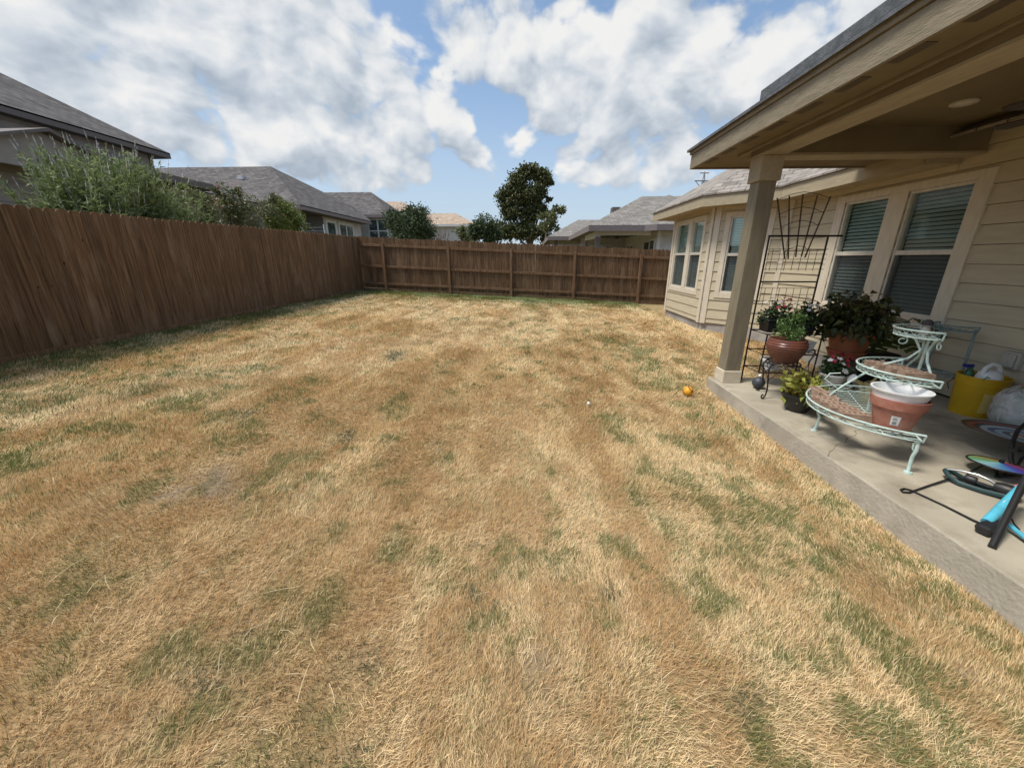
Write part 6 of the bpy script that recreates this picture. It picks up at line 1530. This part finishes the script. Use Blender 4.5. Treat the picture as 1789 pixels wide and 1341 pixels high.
sk = thing('garden_stake', 'thin black wire stake with a loop end lying bent across the slab', 'garden stake', tuple(onz(1580, 857, 0)))
lpc = onz(1584, 856, .008)
pts = [onz(1664, 834, .02), onz(1625, 847, .012), onz(1598, 856.5, .009), onz(1588, 860, .009), onz(1577, 859, .009), onz(1573.5, 855, .009), onz(1580, 853, .009), onz(1592, 856, .009), onz(1610, 864.5, .009), onz(1650, 883, .009), onz(1700, 908, .012), onz(1730, 921, .014)]
a = MB(); a.tube(pts, .0065, 8); a.build('wire', M['iron'], sk, smooth=True)
sA, sB = onz(1646, 833, 0.0), onz(1772, 876, 0.0)
sp_ = thing('lawn_sprinkler', 'dark green oscillating lawn sprinkler with a curved metal spray bar on the slab', 'sprinkler', tuple(sA))
ax = (sB - sA).normalized(); nx_ = Vector((-ax.y, ax.x, 0)); LL = (sB - sA).length; Z = Vector((0, 0, 1))
gm_ = plain('sprinkler_green', (.018, .05, .05), .4)
for s_ in (-1, 1):
    a = MB(); b0 = sA + nx_ * .035 * s_
    P = [sA + Z * .062, b0 + ax * LL * .10 + nx_ * .012 * s_ + Z * .045, b0 + ax * LL * .28 + nx_ * .025 * s_ + Z * .02, b0 + ax * LL * .6 + nx_ * .02 * s_ + Z * .02, b0 + ax * LL * .9 + Z * .03]
    a.tube(P, [.016, .017, .019, .019, .018], 8); a.build('side_rail', gm_, sp_, smooth=True)
a = MB(); a.tube([sA + ax * LL * .03 + Z * .075, sA + ax * LL * .22 + Z * .095, sA + ax * LL * .45 + Z * .105, sA + ax * LL * .62 + Z * .095, sA + ax * LL * .78 + Z * .07], .0095, 10); a.build('spray_bar', plain('aluminium', (.62, .62, .6), .3, .9), sp_, smooth=True)
a = MB(); a.lathe([(0, -.03), (.026, -.03), (.03, -.02), (.03, .02), (.026, .03), (0, .03)], 16, sA + ax * LL * .38 + Z * .055, ax.to_track_quat('Z', 'Y').to_matrix()); a.tube([sA + ax * LL * .4 + Z * .05, sA + ax * LL * .66 + Z * .045], .012, 8); a.build('dial', M['black_plastic'], sp_, smooth=True)
a = MB(); a.lathe([(0, -.07), (.035, -.065), (.045, -.03), (.045, .03), (.03, .06), (0, .065)], 18, sA + ax * LL * .88 + Z * .062, ax.to_track_quat('Z', 'Y').to_matrix()); a.build('motor', M['black_plastic'], sp_, smooth=True)
a = MB(); a.lathe([(.0, -.02), (.022, -.02), (.022, .02), (0, .02)], 14, sA + ax * LL * .97 + Z * .10 + nx_ * .02, ax.to_track_quat('Z', 'Y').to_matrix()); a.build('hose_coupling', plain('coupling_red', (.35, .03, .03), .4), sp_, smooth=True)

bf0 = onz(1718, 928, .03)
tb_ = thing('tube_frame', 'light blue metal tube frame with a black foot and black bar', 'tube frame', tuple(bf0))
cy_m = plain('sky_blue_paint', (.10, .46, .60), .35)
e1 = onz(1723, 912, .05); e2 = onz(1792, 846, .20); e3 = onz(1752, 908, .05); e4 = onz(1800, 946, .03)
a = MB(); a.tube([e1, e1.lerp(e2, .5) + Z * .005, e2], [.026, .027, .027], 12); a.build('main_tube', cy_m, tb_, smooth=True)
a = MB(); a.tube([e3 + Z * .0, e3.lerp(e4, .5), e4], .014, 10); a.build('lower_tube', cy_m, tb_, smooth=True)
ft_ = onz(1731, 920, .04); u = (onz(1760, 902, .05) - onz(1706, 926, .04)); u.normalize(); v = Vector((-u.y, u.x, 0)).normalized()
a = MB(); a.obox(ft_ - u * .085 - v * .03 - Z * .028, u * .17, v * .065, Z * .055); a.obox(ft_ - u * .07 - v * .04 - Z * .02, u * .13, v * .085, Z * .035); a.build('foot', M['black_plastic'], tb_, bevel=.012, seg=2)
r0 = onz(1733, 955, .012); r1 = onz(1794, 832, .30)
a = MB(); a.tube([r0, r0.lerp(r1, .5), r1], .0175, 12); a.build('black_bar', M['black_plastic'], tb_, smooth=True)
stc = e1.lerp(e2, .45); d_ = (e2 - e1).normalized(); up_ = (Vector((0, 0, CAM_H)) - stc).normalized(); sd_ = d_.cross(up_).normalized(); up2 = sd_.cross(d_)
a = MB(); a.obox(stc + up2 * .0275 - d_ * .018 - sd_ * .013, d_ * .036, sd_ * .026, up2 * .001); a.build('sticker', plain('white_tag', (.7, .7, .7), .4), tb_)
a = MB(); a.tube([onz(1760, 893, .06), onz(1772, 915, .03), onz(1781, 925, .02)], .005, 6); a.tube([onz(1720, 908, .02), onz(1742, 898, .02)], .006, 6); a.build('cable', M['black_plastic'], tb_)
sp3 = thing('garden_stake', 'thick black curved metal stand at the right edge under the striped dish', 'garden stake', tuple(onz(1768, 835, 0)))
a = MB(); a.tube([onz(1796, 735, .34), onz(1778, 752, .28), onz(1768, 775, .2), onz(1766, 800, .11), onz(1772, 820, .05)], [.012, .014, .015, .015, .015], 8)
a.tube([onz(1772, 822, .03), onz(1785, 800, .12), onz(1800, 795, .14)], .01, 8); a.tube([onz(1740, 832, .01), onz(1800, 828, .03)], .011, 8); a.tube([onz(1772, 787, .2), onz(1780, 785, .2), onz(1800, 792, .2)], [.016, .02, .012], 8)
a.build('curved_arm', M['iron'], sp3, smooth=True)

# --- slate globe by the post, balls on the lawn
gp_ = Vector((3.0, 4.82, 0))
t = thing('garden_globe', 'dark slate coloured globe with a white knob beside the post base', 'garden ornament', tuple(gp_))
a = MB(); a.lathe([(0, 0.0)] + [(.075 * math.sin(q), .078 - .075 * math.cos(q)) for q in np.linspace(.25, 2.9, 18)] + [(0, .153)], 28, gp_); a.build('globe', plain('slate', (.045, .05, .062), .5), t, smooth=True)
a = MB(); a.lathe([(0, .0)] + [(.02 * math.sin(q), .02 - .02 * math.cos(q)) for q in np.linspace(.4, 2.9, 8)] + [(0, .04)], 14, gp_ + Vector((0, 0, .15))); a.build('knob', M['white_plastic'], t, smooth=True)
def ballmat():
    m, nt = mat_new('orange_ball'); out = _mk(nt, 'ShaderNodeOutputMaterial'); b = _mk(nt, 'ShaderNodeBsdfPrincipled'); lk(nt, b.outputs[0], out.inputs[0])
    tc = _mk(nt, 'ShaderNodeTexCoord'); sx = _mk(nt, 'ShaderNodeSeparateXYZ'); lk(nt, tc.outputs['Object'], sx.inputs[0])
    prev = None
    for ax_, off_ in (('X', 0), ('Y', 0), ('Z', .045), ('Z', -.045)):
        s = _mk(nt, 'ShaderNodeMath', operation='SUBTRACT'); lk(nt, sx.outputs[ax_], s.inputs[0]); s.inputs[1].default_value = off_
        ab = _mk(nt, 'ShaderNodeMath', operation='ABSOLUTE'); lk(nt, s.outputs[0], ab.inputs[0]); gt = _mk(nt, 'ShaderNodeMath', operation='LESS_THAN'); lk(nt, ab.outputs[0], gt.inputs[0]); gt.inputs[1].default_value = .0045
        if prev is None: prev = gt.outputs[0]
        else: mx_ = _mk(nt, 'ShaderNodeMath', operation='MAXIMUM'); lk(nt, prev, mx_.inputs[0]); lk(nt, gt.outputs[0], mx_.inputs[1]); prev = mx_.outputs[0]
    mx = _mk(nt, 'ShaderNodeMix', data_type='RGBA'); lk(nt, prev, mx.inputs['Factor']); mx.inputs['A'].default_value = (.78, .36, .02, 1); mx.inputs['B'].default_value = (.12, .045, .01, 1)
    lk(nt, mx.outputs['Result'], b.inputs['Base Color']); b.inputs['Roughness'].default_value = .45; return m
bp_ = onz(1202, 684, -.07); br = .066
a = MB(); a.lathe([(0, -br)] + [(br * math.sin(q), -br * math.cos(q)) for q in np.linspace(.12, 3.02, 22)] + [(0, br)], 32, (0, 0, 0))
o = a.build('ball', ballmat(), None, smooth=True); o.location = (bp_.x, bp_.y, float(gz(bp_.x, bp_.y)) + br + .012); o.rotation_euler = (.5, .6, .3); tag(o, 'small orange rubber ball on the grass near the patio corner', 'ball')
bq = onz(1028, 710, -.05); o = None
a = MB(); a.lathe([(0, -.024)] + [(.02 * math.sin(q), -.02 * math.cos(q)) for q in np.linspace(.2, 2.95, 10)] + [(0, .024)], 16, (0, 0, 0)); o = a.build('golf_ball', M['white_plastic'], None, smooth=True); o.location = (bq.x, bq.y, float(gz(bq.x, bq.y)) + .05); tag(o, 'tiny white ball lying in the middle of the lawn', 'ball')

# ------------------------------------------------------------------ grass
def build_grass():
    r = np.random.default_rng(5)
    def dens(d): return np.where(d < 2.8, 19500.0, 19500.0 * (2.8 / np.maximum(d, 2.8)) ** 1.38)
    N0 = 3600000
    # sample by polar cells round the camera so that near ground gets most blades
    th = r.uniform(R(-76), R(76), N0); u = r.random(N0)
    # radial pdf ~ density(r) * r
    rr = np.linspace(0.45, 17.5, 2000); pdf = dens(rr) * rr; cdf = np.cumsum(pdf); tot = np.trapz(pdf, rr) * (R(152)); cdf /= cdf[-1]
    N = int(tot); th = th[:N]; u = u[:N]; rad = np.interp(u, cdf, rr)
    yaw = R(YAW)
    x = rad * np.sin(th - yaw); y = rad * np.cos(th - yaw)
    keep = (x > fence_x(y) + .02) & (y < BACK_Y - .03) & (x < 5.3)
    keep &= ~((x > 2.555) & (y < 5.31) & (x < 5.2))
    inbay = (x + y > 13.32) & (x > 4.06) | (x > 5.1)
    keep &= ~inbay
    bare = blobsum(_B, x, y)
    keep &= r.random(len(x)) > bare * .75
    x, y, rad = x[keep], y[keep], rad[keep]; n = len(x)
    g = green_field(x, y); dk = blobsum(_D, x, y)
    fine = fbm(x * 9, y * 9, 200, 3)
    pg = np.clip(g * .95 + .03 + (fine - .5) * .25 * (g > .08), 0, .93)
    pg = np.clip(pg + .75 * np.exp(-(np.clip(BACK_Y - y, 0, None) / 1.7) ** 2) + .25 * np.exp(-np.clip(x - fence_x(y), 0, None) / .6), 0, .95); isg = r.random(n) < pg
    isd = (r.random(n) < np.clip(dk * 1.3 - .25 + (fine - .5) * .9, 0, .85))
    streak = .58 * fbm(x * 3.0, y * 0.34, 120, 4, .6) + .42 * fbm(x * 6, y * 4, 125, 3, .6)           # straw combed along the mower's path
    blotch = fbm(x * 1.7, y * 1.2, 140, 4, .6)
    # colours (natural tone of each blade)
    c = np.zeros((n, 3)); t = r.random(n)
    pale = np.clip((streak - .46) * 6.0 + (fine - .5) * 1.5 + (t - .5) * .9 + .42, 0, 1)[:, None]
    tan = np.array([.61, .41, .195]); straw = np.array([.85, .67, .39]); rust = np.array([.54, .325, .14]); greyb = np.array([.33, .245, .14])
    base = tan * (1 - pale) + straw * pale
    rf = np.clip((blotch - .49) * 3.0, 0, 1)[:, None] * .5
    base = base * (1 - rf * (1 - pale)) + rust * rf * (1 - pale)
    db = (r.random(n) < .13)[:, None]; base = np.where(db, greyb * (.6 + .8 * t[:, None]), base)
    gr1 = np.array([.085, .13, .035]); gr2 = np.array([.20, .23, .072]); gr3 = np.array([.38, .33, .14])
    q = r.random(n)[:, None]; gcol = np.where(q < .5, gr1 + (gr2 - gr1) * q * 2, gr2 + (gr3 - gr2) * (q * 2 - 1))
    lush = np.clip(np.exp(-np.clip(BACK_Y - y, 0, None) / 1.8) * .9 + np.exp(-np.clip(x - fence_x(y), 0, None) / .5) * .35, 0, 1)[:, None]
    gcol = gcol * (1 - lush * .6) + np.array([.12, .19, .05]) * lush * .6
    dcol = np.array([.055, .078, .036]) * (.7 + .9 * t[:, None]) + np.array([.03, .03, .02]) * q
    c = np.where(isg[:, None], gcol, base); c = np.where(isd[:, None], dcol, c)
    c *= (.80 + .40 * r.random(n))[:, None]
    # shape
    ln = (.022 + .032 * r.random(n)) * (1 + .25 * (streak - .5)) * np.where(isg & ~isd, 1.06, 1.0)
    ln *= 1 + .7 * np.exp(-np.clip(np.minimum(x - fence_x(y), BACK_Y - y), 0, None) / .12) * r.random(n)
    ln = np.where(isd, ln * .7, ln)
    wd = np.maximum(.0020, .0008 * rad) * (.7 + .6 * r.random(n))
    ln = ln * (1 + .03 * np.clip(rad - 4, 0, 10))
    ang = fbm(x * .8, y * .5, 300, 3) * 8.0 + fbm(x * 2.6, y * 2.0, 320, 2) * 3.5 + r.normal(0, .8, n) + 1.0
    lean = np.clip(.70 + (fbm(x * 2.2, y * 1.4, 340, 3) - .5) * 1.6 + r.normal(0, .28, n), .15, 1.5)
    lean = np.where(isg & ~isd, lean * .72, lean)
    dx, dy = np.cos(ang), np.sin(ang)
    z = gz(x, y)
    H = np.cos(lean) * ln; L = np.sin(lean) * ln
    clump = .012 * fbm(x * 7, y * 7, 360, 3)
    z0 = z + clump - .006
    # cross direction roughly facing, with twist
    tw = ang + np.pi / 2 + r.normal(0, .5, n); sx, sy = np.cos(tw), np.sin(tw)
    b = np.stack([x, y, z0], 1); w = np.stack([sx, sy, r.normal(0, .25, n)], 1) * wd[:, None] * .5
    m = b + np.stack([dx * L * .46, dy * L * .46, H * .56], 1); tp = b + np.stack([dx * L, dy * L, H * .96], 1)
    V = np.stack([b - w, b + w, m - w * .85, m + w * .85, tp], 1).reshape(-1, 3)
    i = np.arange(n) * 5
    # loose clippings lying on top
    k = 800; rd2 = r.uniform(1.2, 9.0, k) ** 1.0; t2 = r.uniform(R(-60), R(60), k); cx_ = rd2 * np.sin(t2 - yaw); cy_ = rd2 * np.cos(t2 - yaw)
    ok = (cx_ < 2.5) & (cx_ > fence_x(cy_) + .1) & (cy_ < BACK_Y - .1); cx_, cy_, rd2 = cx_[ok], cy_[ok], rd2[ok]; k = len(cx_)
    a0 = r.uniform(0, 6.28, k); l2 = r.uniform(.04, .11, k) * np.where(r.random(k) < .08, 1.8, 1); zz = gz(cx_, cy_) + r.uniform(.026, .05, k); w2 = np.maximum(.0024, .0008 * rd2)
    bend = r.normal(0, .35, k)
    pts = []
    for f_ in (0, .35, .7, 1.0):
        aa_ = a0 + bend * f_; pts.append(np.stack([cx_ + np.cos(aa_) * l2 * f_, cy_ + np.sin(aa_) * l2 * f_, zz + .014 * np.sin(f_ * 3) - .012 * f_], 1))
    sw = np.stack([-np.sin(a0), np.cos(a0), np.zeros(k)], 1) * w2[:, None] * .5
    V2 = np.stack([pts[0] - sw, pts[0] + sw, pts[1] - sw, pts[1] + sw, pts[2] - sw, pts[2] + sw, pts[3] - sw * .4, pts[3] + sw * .4], 1).reshape(-1, 3)
    o2 = len(V); j = np.arange(k) * 8 + o2
    VV = np.concatenate([V, V2])
    quads = np.concatenate([np.stack([i, i + 1, i + 3, i + 2], 1)] + [np.stack([j + 2 * s, j + 2 * s + 1, j + 2 * s + 3, j + 2 * s + 2], 1) for s in range(3)])
    tris = np.stack([i + 2, i + 3, i + 4], 1)
    me = bpy.data.meshes.new('grass'); nq, ntri = len(quads), len(tris)
    me.vertices.add(len(VV)); me.vertices.foreach_set('co', VV.astype(np.float32).ravel())
    me.loops.add(nq * 4 + ntri * 3); me.loops.foreach_set('vertex_index', np.concatenate([quads.ravel(), tris.ravel()]).astype(np.int32))
    me.polygons.add(nq + ntri); me.polygons.foreach_set('loop_start', np.concatenate([np.arange(nq) * 4, nq * 4 + np.arange(ntri) * 3]).astype(np.int32))
    me.update()
    cc = np.repeat(c, 5, 0); c2 = np.array([.62, .50, .30]) * (.75 + .5 * r.random(k))[:, None]; cc = np.concatenate([cc, np.repeat(c2, 8, 0)])
    at = me.attributes.new('tone', 'FLOAT_COLOR', 'POINT'); at.data.foreach_set('color', np.concatenate([cc, np.ones((len(cc), 1))], 1).astype(np.float32).ravel())
    m_, nt = mat_new('grass_blades'); out = _mk(nt, 'ShaderNodeOutputMaterial'); a = _mk(nt, 'ShaderNodeAttribute'); a.attribute_name = 'tone'
    d = _mk(nt, 'ShaderNodeBsdfDiffuse'); tr = _mk(nt, 'ShaderNodeBsdfTranslucent'); gl = _mk(nt, 'ShaderNodeBsdfGlossy'); gl.inputs['Roughness'].default_value = .5; gl.inputs['Color'].default_value = (.8, .8, .8, 1)
    lk(nt, a.outputs['Color'], d.inputs[0]); lk(nt, a.outputs['Color'], tr.inputs[0])
    ms = _mk(nt, 'ShaderNodeMixShader'); ms.inputs[0].default_value = .32; lk(nt, d.outputs[0], ms.inputs[1]); lk(nt, tr.outputs[0], ms.inputs[2])
    ms2 = _mk(nt, 'ShaderNodeMixShader'); ms2.inputs[0].default_value = .03; lk(nt, ms.outputs[0], ms2.inputs[1]); lk(nt, gl.outputs[0], ms2.inputs[2]); lk(nt, ms2.outputs[0], out.inputs[0])
    me.materials.append(m_)
    o = bpy.data.objects.new('grass', me); col.objects.link(o); tag(o, 'short dry tan lawn grass with green patches', 'grass', kind='stuff')
    print('grass blades', n, rad.min(), 'strands', k)
build_grass()
